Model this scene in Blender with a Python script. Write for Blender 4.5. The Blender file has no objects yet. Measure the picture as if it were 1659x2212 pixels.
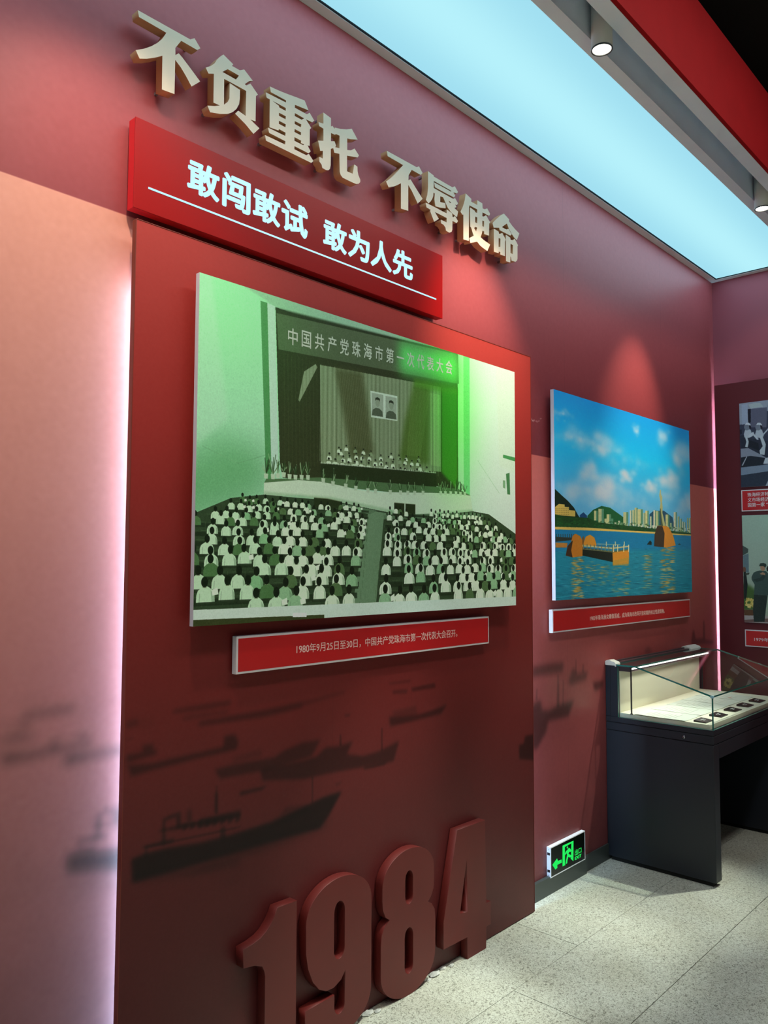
import bpy, bmesh, math, random
import numpy as np
from mathutils import Vector, Matrix

# ---------------------------------------------------------------- scene, camera, light set-up
SC = bpy.context.scene
COL = bpy.context.collection
SC.view_settings.view_transform = 'Standard'
SC.view_settings.look = 'None'
SC.view_settings.gamma = 1.0
SC.view_settings.exposure = 0.0
SC.view_settings.use_curve_mapping = False
SC.cycles.use_denoising = True
SC.cycles.max_bounces = 8
SC.cycles.transparent_max_bounces = 16
SC.cycles.caustics_reflective = False
SC.cycles.caustics_refractive = False
SC.cycles.sample_clamp_indirect = 4.0

EYE = np.array([0.0, -2.1161, 1.6])
FPX, CX, CY = 1727.8, 829.5, 1106.0
YAW, PITCH, ROLL = math.radians(47.330), math.radians(3.589), math.radians(0.2234)
FW = np.array([math.sin(YAW) * math.cos(PITCH), math.cos(YAW) * math.cos(PITCH), math.sin(PITCH)])
_r = np.array([math.cos(YAW), -math.sin(YAW), 0.0])
_u = np.cross(_r, FW)
RT = _r * math.cos(ROLL) + _u * math.sin(ROLL)
UP = -_r * math.sin(ROLL) + _u * math.cos(ROLL)
cam = bpy.data.cameras.new('camera')
cam.sensor_fit = 'HORIZONTAL'
cam.sensor_width = 36.0
cam.lens = 36.0 * FPX / 1659.0
cam.clip_start = 0.05
camo = bpy.data.objects.new('camera', cam)
COL.objects.link(camo)
camo.matrix_world = Matrix(((RT[0], UP[0], -FW[0], EYE[0]), (RT[1], UP[1], -FW[1], EYE[1]),
                            (RT[2], UP[2], -FW[2], EYE[2]), (0, 0, 0, 1)))
SC.camera = camo

world = bpy.data.worlds.new('world')
SC.world = world
world.use_nodes = True
world.node_tree.nodes['Background'].inputs[0].default_value = (0.30, 0.30, 0.34, 1)
world.node_tree.nodes['Background'].inputs[1].default_value = 0.02

PANEL_GLOW = 1.0        # brightness of the backlit stretch ceiling
SPOT_W = 120.0           # downlights in the slot by the wall
ROOM_W = 40.0           # unseen room spotlights, most added to brighten the floor
LED_W = 46.0             # LED tape behind the panels
WARM = (1.0, 0.80, 0.58)
# base colours (albedo, sRGB bytes)
WALL_UP = (186, 84, 86)
WALL_LOW = [(0.0, (112, 74, 76)), (0.5, (138, 84, 84)), (1.2, (176, 108, 104)), (1.8, (206, 136, 126)), (2.66, (222, 152, 134))]
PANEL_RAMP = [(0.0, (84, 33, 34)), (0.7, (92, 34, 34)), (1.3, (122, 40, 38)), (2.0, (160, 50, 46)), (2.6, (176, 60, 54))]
RIGHT_UP = (156, 78, 90)
RIGHT_PANEL = (96, 34, 40)
PIC1_GAIN = 1.2
PIC2_GAIN = 1.35
PIC3_GAIN = 1.0
# per downlight: power factor, tilt to the wall, cone, tilt along the wall
SPOTS = [(1.15, 0.64, 48, 0.13), (0.85, 0.56, 46, -0.10), (0.62, 0.52, 62, 0.20), (0.6, 0.5, 60, 0.0)]
ROOM = [(5.35, -1.35, 3.80, -0.29, 16.0, 19), (2.9, -1.35, 2.10, -0.26, 17.0, 18), (0.5, -3.4, 0.5, -3.6, 14, 70), (-1.5, -3.4, -1.5, -3.6, 14, 70), (4.0, -3.4, 4.0, -3.6, 14, 70), (4.1, -1.35, 3.0, -0.26, 12.0, 18)]

FILL_BOX = 9.5  # glow of the boxes added for frontal fill
BOATSOFT = 0
PANEL_W = 24.0
PANEL_COL = (0.50, 0.80, 1.0)
CAPB = 0.0
WALL_UPR = [(2.1, (120, 48, 56)), (2.5, (140, 58, 64)), (3.0, (176, 80, 84)), (3.7, (184, 90, 96))]
CASE_W = 0.9

PEGS = {'bu': [(1.355, 3.211), (1.257, 3.022)], 'fu': [(1.469, 3.214), (1.427, 3.028)], 'zhong': [(1.803, 3.216), (1.654, 3.021)], 'tuo': [(1.917, 3.211), (1.912, 3.024)], 'bu2': [(2.44, 3.208), (2.338, 3.019)], 'ru': [(2.507, 3.214), (2.633, 3.017)], 'shi': [(2.86, 3.211), (2.753, 3.019)], 'ming': [(3.059, 3.215), (3.081, 3.015)]}


def ray(px, py, axis, val):
    """point on the plane (axis = val) that was surveyed at photo pixel px, py"""
    d = FW + RT * (px - CX) / FPX - UP * (py - CY) / FPX
    return EYE + d * ((val - EYE[axis]) / d[axis])


# ---------------------------------------------------------------- helpers
def link(name, me, mat=None, parent=None, kind=None):
    o = bpy.data.objects.new(name, me)
    COL.objects.link(o)
    if mat is not None:
        me.materials.clear()
        me.materials.append(mat)
    if parent is not None:
        off = Vector(parent['at'])
        if me.users == 1:
            me.transform(Matrix.Translation(-off))
        o.parent = parent
        o['at'] = tuple(off)
    else:
        o['at'] = (0.0, 0.0, 0.0)
    if kind:
        o['kind'] = kind
    return o


def pieces(name, boxlist, m, parent, bevel=0.0, seg=2):
    """one object per box, all named alike"""
    return [link(name, box(*b, bevel, seg), m, parent) for b in boxlist]


def tag(o, label, cat, group=None):
    o['label'] = label
    o['category'] = cat
    if group:
        o['group'] = group
    return o


def recenter(o, loc):
    """give a top-level mesh object an origin of its own"""
    loc = Vector(loc)
    o.data.transform(Matrix.Translation(-loc))
    o.location = loc
    o['at'] = tuple(loc)
    return o


def thing(name, label, cat, loc=(0, 0, 0), group=None):
    o = bpy.data.objects.new(name, None)
    o.empty_display_size = 0.05
    COL.objects.link(o)
    o.location = loc
    o['at'] = tuple(float(v) for v in loc)
    return tag(o, label, cat, group)


def mesh(verts, faces, name='m'):
    me = bpy.data.meshes.new(name)
    me.from_pydata([tuple(map(float, v)) for v in verts], [], faces)
    me.update()
    return me


def fixn(me):
    bm = bmesh.new()
    bm.from_mesh(me)
    bmesh.ops.recalc_face_normals(bm, faces=bm.faces)
    bm.to_mesh(me)
    bm.free()
    return me


def boxes(lst, bevel=0.0, seg=2):
    """one mesh from boxes given as (x0,x1,y0,y1,z0,z1)"""
    bm = bmesh.new()
    for (x0, x1, y0, y1, z0, z1) in lst:
        m = Matrix.Translation(((x0 + x1) / 2, (y0 + y1) / 2, (z0 + z1) / 2)) @ Matrix.Diagonal((abs(x1 - x0), abs(y1 - y0), abs(z1 - z0), 1))
        bmesh.ops.create_cube(bm, size=1, matrix=m)
    if bevel > 0:
        bmesh.ops.bevel(bm, geom=bm.edges[:], offset=bevel, segments=seg, affect='EDGES', profile=0.5)
    me = bpy.data.meshes.new('boxes')
    bm.to_mesh(me)
    bm.free()
    return me


def box(x0, x1, y0, y1, z0, z1, bevel=0.0, seg=2):
    return boxes([(x0, x1, y0, y1, z0, z1)], bevel, seg)


def lathe(prof, c, axis='z', n=32, smooth=True):
    vs, fs = [], []
    for (r, h) in prof:
        for i in range(n):
            a = 2 * math.pi * i / n
            if axis == 'z':
                vs.append((c[0] + r * math.cos(a), c[1] + r * math.sin(a), c[2] + h))
            else:
                vs.append((c[0] + h, c[1] + r * math.cos(a), c[2] + r * math.sin(a)))
    m = len(prof)
    for j in range(m - 1):
        for i in range(n):
            a, b_ = j * n + i, j * n + (i + 1) % n
            fs.append((a, b_, b_ + n, a + n))
    if prof[0][0] > 1e-6:
        fs.append(tuple(range(n)))
    if prof[-1][0] > 1e-6:
        fs.append(tuple(range((m - 1) * n, m * n)))
    me = fixn(mesh(vs, fs))
    if smooth:
        me.polygons.foreach_set('use_smooth', [len(p.vertices) == 4 for p in me.polygons])
    return me


def outline(loops, yf, thick, bevel=0.0):
    """cut-out plate in the x-z plane: front face at y = yf, back at yf + thick; inner loops are holes"""
    cu = bpy.data.curves.new('c', 'CURVE')
    cu.dimensions = '2D'
    cu.fill_mode = 'BOTH'
    cu.extrude = thick / 2 - bevel
    cu.bevel_depth = bevel
    cu.bevel_resolution = 1
    cu.offset = -bevel
    for lp in loops:
        s = cu.splines.new('POLY')
        s.points.add(len(lp) - 1)
        for i, (x, z) in enumerate(lp):
            s.points[i].co = (x, z, 0, 1)
        s.use_cyclic_u = True
    o = bpy.data.objects.new('c', cu)
    COL.objects.link(o)
    dg = bpy.context.evaluated_depsgraph_get()
    me = bpy.data.meshes.new_from_object(o.evaluated_get(dg))
    bpy.data.objects.remove(o)
    bpy.data.curves.remove(cu)
    me.transform(Matrix.Translation((0, yf + thick / 2, 0)) @ Matrix(((1, 0, 0, 0), (0, 0, -1, 0), (0, 1, 0, 0), (0, 0, 0, 1))))
    return me


def text_raw(body, bold=0.0, extr=0.01, spacing=1.0):
    """font outline as a mesh; bold strokes are built from slightly shifted copies"""
    cu = bpy.data.curves.new('t', 'FONT')
    cu.body = body
    cu.size = 1
    cu.extrude = extr
    cu.resolution_u = 3
    cu.space_character = spacing
    cu.space_line = 1.15
    o = bpy.data.objects.new('t', cu)
    COL.objects.link(o)
    dg = bpy.context.evaluated_depsgraph_get()
    me = bpy.data.meshes.new_from_object(o.evaluated_get(dg))
    bpy.data.objects.remove(o)
    bpy.data.curves.remove(cu)
    if bold > 0:
        parts = []
        n = 8 if bold > 0.02 else 4      # each copy a hair lower, so none are coplanar
        for i in range(n):
            c = me.copy()
            an = 2 * math.pi * (i + .5) / n
            c.transform(Matrix.Translation((bold * math.cos(an), bold * math.sin(an), 0)))
            for v in c.vertices:
                if v.co.z > 0:
                    v.co.z *= 1 - 0.06 * (i + 1)
            parts.append(c)
        parts.append(me)
        me = join(parts)
    return me


def text_quad(body, q, normal_y=True, bold=0.0, depth=0.001, spacing=1.0, flip=False):
    """lettering stretched over a rectangle. q = (u0,u1,z0,z1,plane); faces -y (normal_y) or -x"""
    me = text_raw(body, bold, 0.5, spacing)
    n = len(me.vertices)
    co = np.empty(n * 3)
    me.vertices.foreach_get('co', co)
    co = co.reshape(-1, 3)
    lo, hi = co.min(0), co.max(0)
    s = (co - lo) / (hi - lo)
    u0, u1, z0, z1, pl = q
    out = np.empty_like(co)
    if normal_y:
        out[:, 0] = u0 + s[:, 0] * (u1 - u0)
        out[:, 1] = pl - s[:, 2] * depth
    else:
        out[:, 1] = u0 + s[:, 0] * (u1 - u0)
        out[:, 0] = pl - s[:, 2] * depth
    out[:, 2] = z0 + s[:, 1] * (z1 - z0)
    me.vertices.foreach_set('co', out.ravel())
    me.update()
    return fixn(me)


def join(mes):
    bm = bmesh.new()
    for m in mes:
        bm.from_mesh(m)
        bpy.data.meshes.remove(m)
    me = bpy.data.meshes.new('j')
    bm.to_mesh(me)
    bm.free()
    return me


def planar_uv(me, axis, u0, u1, z0, z1):
    """UVs from world position: u along x (axis 0) or y (axis 1), v along z. Call before parenting."""
    uv = me.uv_layers.new(name='UVMap') if not me.uv_layers else me.uv_layers[0]
    for lp in me.loops:
        c = me.vertices[lp.vertex_index].co
        uv.data[lp.index].uv = ((c[axis] - u0) / (u1 - u0), (c[2] - z0) / (z1 - z0))
    return me


# ---------------------------------------------------------------- materials
def mat(name, col, rough=0.5, metal=0.0, emit=None, estr=0.0, spec=0.5, coat=0.0):
    m = bpy.data.materials.new(name)
    m.use_nodes = True
    p = m.node_tree.nodes['Principled BSDF']
    p.inputs['Base Color'].default_value = (*col, 1)
    p.inputs['Roughness'].default_value = rough
    p.inputs['Metallic'].default_value = metal
    p.inputs['Specular IOR Level'].default_value = spec
    p.inputs['Coat Weight'].default_value = coat
    if emit:
        p.inputs['Emission Color'].default_value = (*emit, 1)
        p.inputs['Emission Strength'].default_value = estr
    return m


def sr(r, g, b):
    f = lambda c: ((c / 255 + 0.055) / 1.055) ** 2.4 if c > 10 else c / 255 / 12.92
    return (f(r), f(g), f(b))


def grain(m, scale, amount, dist=0.0, stretch=(1, 1, 1)):
    """fine procedural mottling of the base colour"""
    nt = m.node_tree
    p = nt.nodes['Principled BSDF']
    tc = nt.nodes.new('ShaderNodeTexCoord')
    mp = nt.nodes.new('ShaderNodeMapping')
    mp.inputs['Scale'].default_value = stretch
    nz = nt.nodes.new('ShaderNodeTexNoise')
    nz.inputs['Scale'].default_value = scale
    nz.inputs['Detail'].default_value = 4
    nz.inputs['Distortion'].default_value = dist
    mr = nt.nodes.new('ShaderNodeMapRange')
    mr.inputs['From Min'].default_value = 0.3
    mr.inputs['From Max'].default_value = 0.7
    mr.inputs['To Min'].default_value = 1 - amount
    mr.inputs['To Max'].default_value = 1 + amount
    mx = nt.nodes.new('ShaderNodeVectorMath')
    mx.operation = 'SCALE'
    nt.links.new(tc.outputs['Object'], mp.inputs[0])
    nt.links.new(mp.outputs[0], nz.inputs['Vector'])
    nt.links.new(nz.outputs['Fac'], mr.inputs['Value'])
    src = p.inputs['Base Color']
    if src.is_linked:
        nt.links.new(src.links[0].from_socket, mx.inputs[0])
    else:
        mx.inputs[0].default_value = src.default_value[:3]
    nt.links.new(mr.outputs[0], mx.inputs['Scale'])
    nt.links.new(mx.outputs[0], src)
    return m


def imgmat(name, img, gain=1.0, rough=0.5, spec=0.4, ext='EXTEND'):
    m = mat(name, (0.5, 0.5, 0.5), rough, spec=spec)
    nt = m.node_tree
    p = nt.nodes['Principled BSDF']
    tx = nt.nodes.new('ShaderNodeTexImage')
    tx.image = img
    tx.extension = ext
    uv = nt.nodes.new('ShaderNodeUVMap')
    uv.uv_map = 'UVMap'
    nt.links.new(uv.outputs[0], tx.inputs[0])
    if isinstance(gain, (int, float)):
        gain = (gain,) * 3
    mx = nt.nodes.new('ShaderNodeVectorMath')
    mx.operation = 'MULTIPLY'
    mx.inputs[1].default_value = gain
    nt.links.new(tx.outputs['Color'], mx.inputs[0])
    nt.links.new(mx.outputs[0], p.inputs['Base Color'])
    return m


def emitter(name, col, strength):
    m = bpy.data.materials.new(name)
    m.use_nodes = True
    nt = m.node_tree
    nt.nodes.remove(nt.nodes['Principled BSDF'])
    e = nt.nodes.new('ShaderNodeEmission')
    e.inputs[0].default_value = (*col, 1)
    e.inputs[1].default_value = strength
    nt.links.new(e.outputs[0], nt.nodes['Material Output'].inputs[0])
    return m


# ---------------------------------------------------------------- a small painter for flat prints
class Paint:
    """Draws the flat prints (posters, mural) pixel by pixel in metric plane coordinates."""

    def __init__(s, x0, x1, z0, z1, ppm, col, plane=None, axis=1):
        s.x0, s.x1, s.z0, s.z1, s.ppm = x0, x1, z0, z1, ppm
        s.w, s.h = int(round(abs(x1 - x0) * ppm)), int(round((z1 - z0) * ppm))
        s.sg = 1 if x1 > x0 else -1
        s.a = np.empty((s.h, s.w, 3), np.float32)
        s.a[:] = np.array(col, np.float32) / 255 if len(np.shape(col)) == 1 else col
        s.plane, s.axis = plane, axis

    def cv(s, pts, frame):
        out = []
        for p in pts:
            if frame is None:
                out.append(p)
            else:
                ox, oy, k = frame
                q = ray(ox + p[0] * k, oy + p[1] * k, s.axis, s.plane)
                u = q[0] if s.axis == 1 else q[1]
                out.append(((u - s.x0) * s.sg * s.ppm, (s.z1 - q[2]) * s.ppm))
        return np.array(out, float)

    def poly(s, pts, col, al=1.0, frame=None, soft=0):
        P = s.cv(pts, frame)
        pad = int(soft * 2 + 2)
        xa, ya = np.floor(P.min(0)).astype(int) - pad
        xb, yb = np.ceil(P.max(0)).astype(int) + pad
        xa, ya, xb, yb = max(xa, 0), max(ya, 0), min(xb, s.w), min(yb, s.h)
        if xb <= xa or yb <= ya:
            return
        big = (xb - xa) * (yb - ya) > 400000
        offs = [(0.5, 0.5)] if big else [(0.25, 0.25), (0.75, 0.25), (0.25, 0.75), (0.75, 0.75)]
        m = np.zeros((yb - ya, xb - xa), np.float32)
        for ox, oy in offs:
            X, Y = np.meshgrid(np.arange(xa, xb) + ox, np.arange(ya, yb) + oy)
            ins = np.zeros(X.shape, bool)
            n = len(P)
            for i in range(n):
                x1, y1 = P[i]
                x2, y2 = P[(i + 1) % n]
                if y1 == y2:
                    continue
                c = ((y1 > Y) != (y2 > Y)) & (X < (x2 - x1) * (Y - y1) / (y2 - y1) + x1)
                ins ^= c
            m += ins
        m /= len(offs)
        if soft:
            m = blur(m, soft)
        m = (m * al)[..., None]
        r = s.a[ya:yb, xa:xb]
        r *= 1 - m
        r += m * (np.array(col, np.float32) / 255)

    def ell(s, c, rx, ry, col, al=1.0, soft=0.0, frame=None):
        (cx, cy), = s.cv([c], frame)
        g = 3.0 if soft else 1.0
        xa, xb = max(int(cx - rx * g) - 1, 0), min(int(cx + rx * g) + 2, s.w)
        ya, yb = max(int(cy - ry * g) - 1, 0), min(int(cy + ry * g) + 2, s.h)
        if xb <= xa or yb <= ya:
            return
        X, Y = np.meshgrid(np.arange(xa, xb) + 0.5, np.arange(ya, yb) + 0.5)
        d = np.sqrt(((X - cx) / rx) ** 2 + ((Y - cy) / ry) ** 2)
        if soft:
            m = np.exp(-(d ** 2) * 1.5)
        else:
            m = np.clip((1 - d) * min(rx, ry) + 0.5, 0, 1)
        m = (m * al).astype(np.float32)[..., None]
        r = s.a[ya:yb, xa:xb]
        r *= 1 - m
        r += m * (np.array(col, np.float32) / 255)

    def line(s, p, q, w, col, al=1.0, frame=None):
        a, b = s.cv([p, q], frame)
        d = b - a
        L = max(np.hypot(*d), 1e-6)
        n = np.array([-d[1], d[0]]) / L * w / 2
        s.poly([a + n, b + n, b - n, a - n], col, al)

    def image(s, name, noise=0.0, seed=1):
        a = s.a
        if noise:
            rg = np.random.default_rng(seed)
            g = rg.normal(0, 1, (s.h, s.w)).astype(np.float32)
            g = blur(g, 1) * 2
            a = a + (g * noise)[..., None]
        a = np.clip(a, 0, 1)
        im = bpy.data.images.new(name, s.w, s.h)
        buf = np.ones((s.h, s.w, 4), np.float32)
        buf[..., :3] = a[::-1]
        im.pixels.foreach_set(buf.ravel())
        im.pack()
        return im


def blur(m, r):
    r = int(max(1, r))
    for _ in range(2):
        for ax in (0, 1):
            k = 2 * r + 1
            pw = [(0, 0)] * m.ndim
            pw[ax] = (r + 1, r)
            c = np.cumsum(np.pad(m, pw, mode='edge'), axis=ax, dtype=np.float64)
            sl1 = [slice(None)] * m.ndim
            sl2 = [slice(None)] * m.ndim
            sl1[ax] = slice(k, None)
            sl2[ax] = slice(0, -k)
            m = ((c[tuple(sl1)] - c[tuple(sl2)]) / k).astype(np.float32)
    return m


def vgrad(p, z_cols):
    """vertical colour ramp, z_cols = [(z, (r,g,b)), ...] from low to high"""
    zz = p.z1 - (np.arange(p.h) + 0.5) / p.ppm
    zs = [z for z, _ in z_cols]
    for c in range(3):
        p.a[..., c] = np.interp(zz, zs, [k[c] / 255 for _, k in z_cols])[:, None]


# ---------------------------------------------------------------- dimensions (metres)
WX = 5.804            # right-hand wall plane
ZC = 3.634            # underside of the light ceiling
PX0, PX1, PZ1, PY = 1.166, 3.250, 2.583, 0.069      # big red panel
X_L, Y_F, Z_T = -3.6, -6.0, 4.7                      # rest of the room

# ---------------------------------------------------------------- the mural: ships, printed on wall and panel alike
M1 = (0, 1440, 520 / 1659)
M2 = (400, 1440, 840 / 1659)
M3 = (1140, 1350, 519 / 1659)
DK = (0, 0, 0)


def ship_set(p, which):
    def S(f, pts, al, soft=3):
        p.poly(pts, DK, al * .8, f, soft + BOATSOFT)
    if which == 'wall':
        S(M1, [(125, 345), (180, 310), (470, 265), (520, 262), (500, 320), (220, 355), (135, 370)], .34)
        S(M1, [(470, 268), (600, 270), (640, 320), (500, 320)], .12, 6)
        S(M1, [(0, 410), (210, 380), (215, 400), (0, 425)], .3)
        S(M1, [(0, 368), (20, 370), (15, 410), (0, 412)], .35)
        S(M1, [(150, 385), (215, 380), (205, 440), (150, 455)], .15)
        S(M1, [(0, 485), (90, 470), (100, 450), (150, 448), (165, 478), (240, 465), (240, 500), (150, 520), (0, 532)], .36)
        S(M1, [(100, 230), (330, 200), (340, 215), (110, 240)], .2)
        S(M1, [(420, 405), (480, 398), (470, 412), (420, 416)], .3)
        S(M1, [(0, 590), (190, 588), (350, 558), (345, 510), (400, 505), (410, 548), (560, 522), (625, 503), (628, 545), (570, 552), (280, 622), (20, 682), (15, 640), (0, 640)], .45)
        S(M1, [(520, 470), (610, 453), (610, 492), (525, 500)], .32)
        S(M1, [(340, 490), (600, 455), (600, 460), (340, 497)], .2, 1)
        S(M1, [(435, 610), (600, 590), (860, 550), (860, 588), (600, 640), (450, 690)], .48)
        S(M1, [(740, 225), (850, 212), (850, 228), (740, 240)], .2)
        S(M1, [(455, 1290), (550, 1275), (640, 1240), (660, 1270), (860, 1250), (860, 1395), (640, 1400), (460, 1425)], .62)
        S(M1, [(460, 1420), (860, 1390), (860, 1500), (460, 1500)], .25, 8)
        S(M1, [(525, 1200), (640, 1165), (745, 1155), (740, 1175), (650, 1200), (535, 1212)], .5, 2)
        S(M1, [(545, 1205), (562, 1205), (560, 1280), (545, 1280)], .5, 2)
        S(M1, [(665, 1015), (690, 1010), (690, 1165), (660, 1165)], .5, 2)
        S(M1, [(640, 1090), (770, 1078), (770, 1092), (645, 1103)], .5, 2)
        S(M1, [(690, 1008), (790, 975), (800, 990), (690, 1025)], .5, 2)
        S(M1, [(770, 980), (860, 970), (860, 1100), (780, 1100)], .45, 3)
        S(M1, [(727, 950), (733, 950), (733, 990), (727, 990)], .4, 1)
        S(M3, [(30, 290), (150, 265), (250, 258), (240, 325), (30, 362)], .45)
        S(M3, [(280, 380), (295, 345), (300, 318), (320, 290), (335, 340), (415, 320), (402, 378), (290, 418)], .42)
        S(M3, [(375, 330), (380, 270), (386, 270), (388, 330)], .3, 1)
        S(M3, [(328, 340), (330, 240), (336, 240), (338, 340)], .3, 1)
        S(M3, [(448, 395), (520, 385), (520, 430), (462, 460)], .5)
        S(M3, [(30, 600), (40, 540), (90, 520), (100, 590), (150, 590), (200, 560), (320, 518), (282, 632), (140, 665), (130, 740), (60, 860), (30, 850)], .55)
        S(M3, [(55, 520), (60, 440), (66, 440), (66, 520)], .35, 1)
        S(M3, [(200, 570), (206, 340), (214, 345), (218, 570)], .35, 1)
        S(M3, [(240, 560), (243, 380), (248, 380), (248, 560)], .3, 1)
        S(M3, [(808, 170), (835, 152), (860, 180), (850, 200), (810, 205)], .35)
        S(M3, [(1130, 110), (1140, 40), (1150, 40), (1160, 95), (1210, 90), (1212, -30), (1220, -30), (1225, 100), (1280, 110), (1280, 130), (1130, 135)], .4, 2)
    else:
        S(M1, [(870, 380), (950, 358), (952, 410), (870, 424)], .3)
        S(M1, [(950, 365), (1060, 380), (1070, 420), (950, 415)], .12, 6)
        S(M1, [(1190, 300), (1400, 262), (1590, 232), (1590, 265), (1400, 300), (1190, 325)], .35)
        S(M1, [(1255, 350), (1300, 335), (1580, 300), (1570, 325), (1300, 370), (1258, 372)], .25)
        S(M2, [(60, 235), (330, 188), (500, 150), (500, 175), (340, 215), (60, 255)], .42)
        S(M2, [(500, 150), (680, 103), (680, 115), (500, 168)], .25)
        S(M1, [(870, 500), (920, 490), (920, 500), (870, 508)], .3, 2)
        S(M1, [(870, 610), (990, 590), (975, 545), (1055, 533), (1058, 580), (1080, 570), (1080, 608), (990, 632), (870, 667)], .45)
        S(M1, [(870, 682), (1050, 668), (1340, 600), (1540, 555), (1545, 480), (1620, 468), (1645, 520), (1630, 572), (1340, 640), (1060, 712), (900, 762), (890, 710)], .5)
        S(M2, [(125, 440), (200, 420), (380, 388), (420, 360), (500, 325), (578, 312), (540, 382), (350, 442), (150, 480)], .48)
        S(M2, [(200, 390), (320, 352), (330, 380), (210, 410)], .2)
        S(M2, [(320, 440), (500, 403), (560, 385), (600, 345), (660, 340), (715, 318), (690, 375), (760, 382), (830, 360), (912, 318), (890, 405), (700, 440), (620, 455), (510, 480), (330, 488)], .52)
        S(M2, [(658, 340), (660, 290), (665, 290), (668, 340)], .4, 1)
        S(M2, [(836, 360), (836, 262), (842, 262), (843, 360)], .4, 1)
        S(M2, [(870, 215), (1000, 205), (1060, 185), (1118, 160), (1092, 202), (1000, 225), (875, 257)], .52)
        S(M2, [(885, 190), (985, 168), (990, 205), (890, 212)], .22)
        S(M2, [(230, 535), (350, 508), (330, 527), (235, 552)], .5, 2)
        S(M2, [(760, 430), (862, 405), (850, 420), (765, 441)], .5, 2)
        S(M2, [(965, 92), (1065, 70), (1068, 90), (970, 106)], .42, 2)
        S(M2, [(885, 103), (950, 98), (945, 115), (885, 117)], .35, 2)
        S(M2, [(870, 68), (960, 55), (960, 68), (870, 78)], .25, 2)
        S(M2, [(680, 205), (705, 203), (702, 213), (680, 214)], .4, 2)
        S(M2, [(640, 500), (668, 490), (660, 505), (645, 510)], .3, 2)
        big = [ray(283.8, 1857, 1, -PY), ray(313, 1845, 1, -PY), ray(360, 1833, 1, -PY), ray(430, 1822, 1, -PY), ray(501, 1804, 1, -PY),
               ray(602, 1771, 1, -PY), ray(660, 1742, 1, -PY), ray(700, 1722, 1, -PY), ray(738, 1710, 1, -PY), ray(709, 1764, 1, -PY),
               ray(690, 1790, 1, -PY), ray(600, 1815, 1, -PY), ray(501, 1845, 1, -PY), ray(400, 1875, 1, -PY), ray(286.8, 1907, 1, -PY)]
        p.poly([((q[0] - p.x0) * p.ppm, (p.z1 - q[2]) * p.ppm) for q in big], DK, .68, None, 3)
        S(M1, [(910, 1440), (1659, 1330), (1659, 1380), (1300, 1450), (910, 1490)], .3, 6)
        S(M1, [(975, 1240), (1110, 1205), (1200, 1185), (1195, 1215), (985, 1255)], .5, 2)
        S(M1, [(1000, 1250), (1015, 1250), (1012, 1320), (1000, 1320)], .5, 2)
        S(M1, [(1120, 1050), (1142, 1045), (1140, 1230), (1115, 1230)], .5, 2)
        S(M1, [(1090, 1130), (1250, 1090), (1540, 1030), (1659, 1010), (1659, 1030), (1540, 1060), (1250, 1120), (1100, 1140)], .55, 2)
        S(M1, [(1140, 1040), (1180, 1020), (1245, 1000), (1250, 1110), (1215, 1115), (1215, 1040), (1145, 1065)], .5, 2)
        S(M1, [(1290, 985), (1315, 980), (1325, 1070), (1290, 1080)], .45, 3)
        for i in range(8):
            x = 1260 + i * 52
            S(M1, [(x, 1085 - i * 8), (x + 34, 1080 - i * 8), (x + 30, 1120 - i * 8), (x - 4, 1135 - i * 8)], .5, 2)
        S(M1, [(1000, 1240), (1560, 1120), (1659, 1100), (1659, 1108), (1560, 1135), (1000, 1255)], .4, 1)
        S(M1, [(1478, 1010), (1480, 870), (1500, 870), (1498, 1010)], .4, 2)
        S(M2, [(128, 630), (130, 510), (138, 510), (140, 630)], .3, 1)
        S(M2, [(540, 580), (540, 470), (546, 470), (546, 580)], .4, 1)
        S(M2, [(60, 650), (240, 610), (230, 640), (60, 690)], .45, 2)
        S(M2, [(150, 690), (170, 680), (172, 740), (150, 745)], .5, 2)
        S(M2, [(370, 655), (400, 640), (430, 600), (520, 590), (530, 620), (400, 670)], .3)
        S(M2, [(200, 790), (620, 655), (600, 690), (300, 800), (0, 890)], .3, 6)
        S(M2, [(1425, 395), (1425, 335), (1445, 330), (1450, 295), (1490, 290), (1490, 400)], .55)
        S(M1, [(1495, 1460), (1659, 1420), (1659, 1500), (1500, 1500)], .1, 8)


# wall tone: mauve-red above, paler rose below, both darkening downwards
wp = Paint(-3.6, WX, 0.0, 3.70, 250, (190, 120, 110))
vgrad(wp, WALL_LOW)
_zz = wp.z1 - (np.arange(wp.h) + 0.5) / wp.ppm
_xx = wp.x0 + (np.arange(wp.w) + 0.5) / wp.ppm
step = np.where(_xx[None, :] < 2.2, 2.615, 2.133)
upm = _zz[:, None] > step
for c in range(3):
    ramp_c = np.interp(_zz, [z for z, _ in WALL_UPR], [k[c] / 255 for _, k in WALL_UPR]).astype(np.float32)
    wp.a[..., c] = np.where(upm, ramp_c[:, None], wp.a[..., c])
rg = np.random.default_rng(5)
n1 = blur(rg.normal(0, 1, (wp.h, wp.w)).astype(np.float32), 6)
wp.a *= (1 + 0.25 * n1 * np.clip((1.5 - _zz) / 1.2, 0, 1)[:, None])[..., None]
wp.plane = 0.0
_k = np.clip((_xx - 1.2) / 1.5, 0, 1)[None, :, None] * np.array([0.04, 0.24, 0.22], np.float32)
wp.a *= 1 - _k * (_zz[:, None, None] < step[..., None])
ship_set(wp, 'wall')
for (a_, b_) in [((22, 268), (40, 292)), ((36, 284), (60, 290)), ((58, 280), (66, 300)), ((66, 290), (82, 284)), ((84, 270), (97, 268)), ((28, 285), (48, 278))]:
    wp.line(a_, b_, 0.9, (226, 190, 190), .7, (1140, 820, 519 / 1659))
for sx in (3.69, 4.9):      # faint seams of the wallpaper strips
    c = int((sx - wp.x0) * wp.ppm)
    wp.a[:, c:c + 1] *= 0.93
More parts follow.
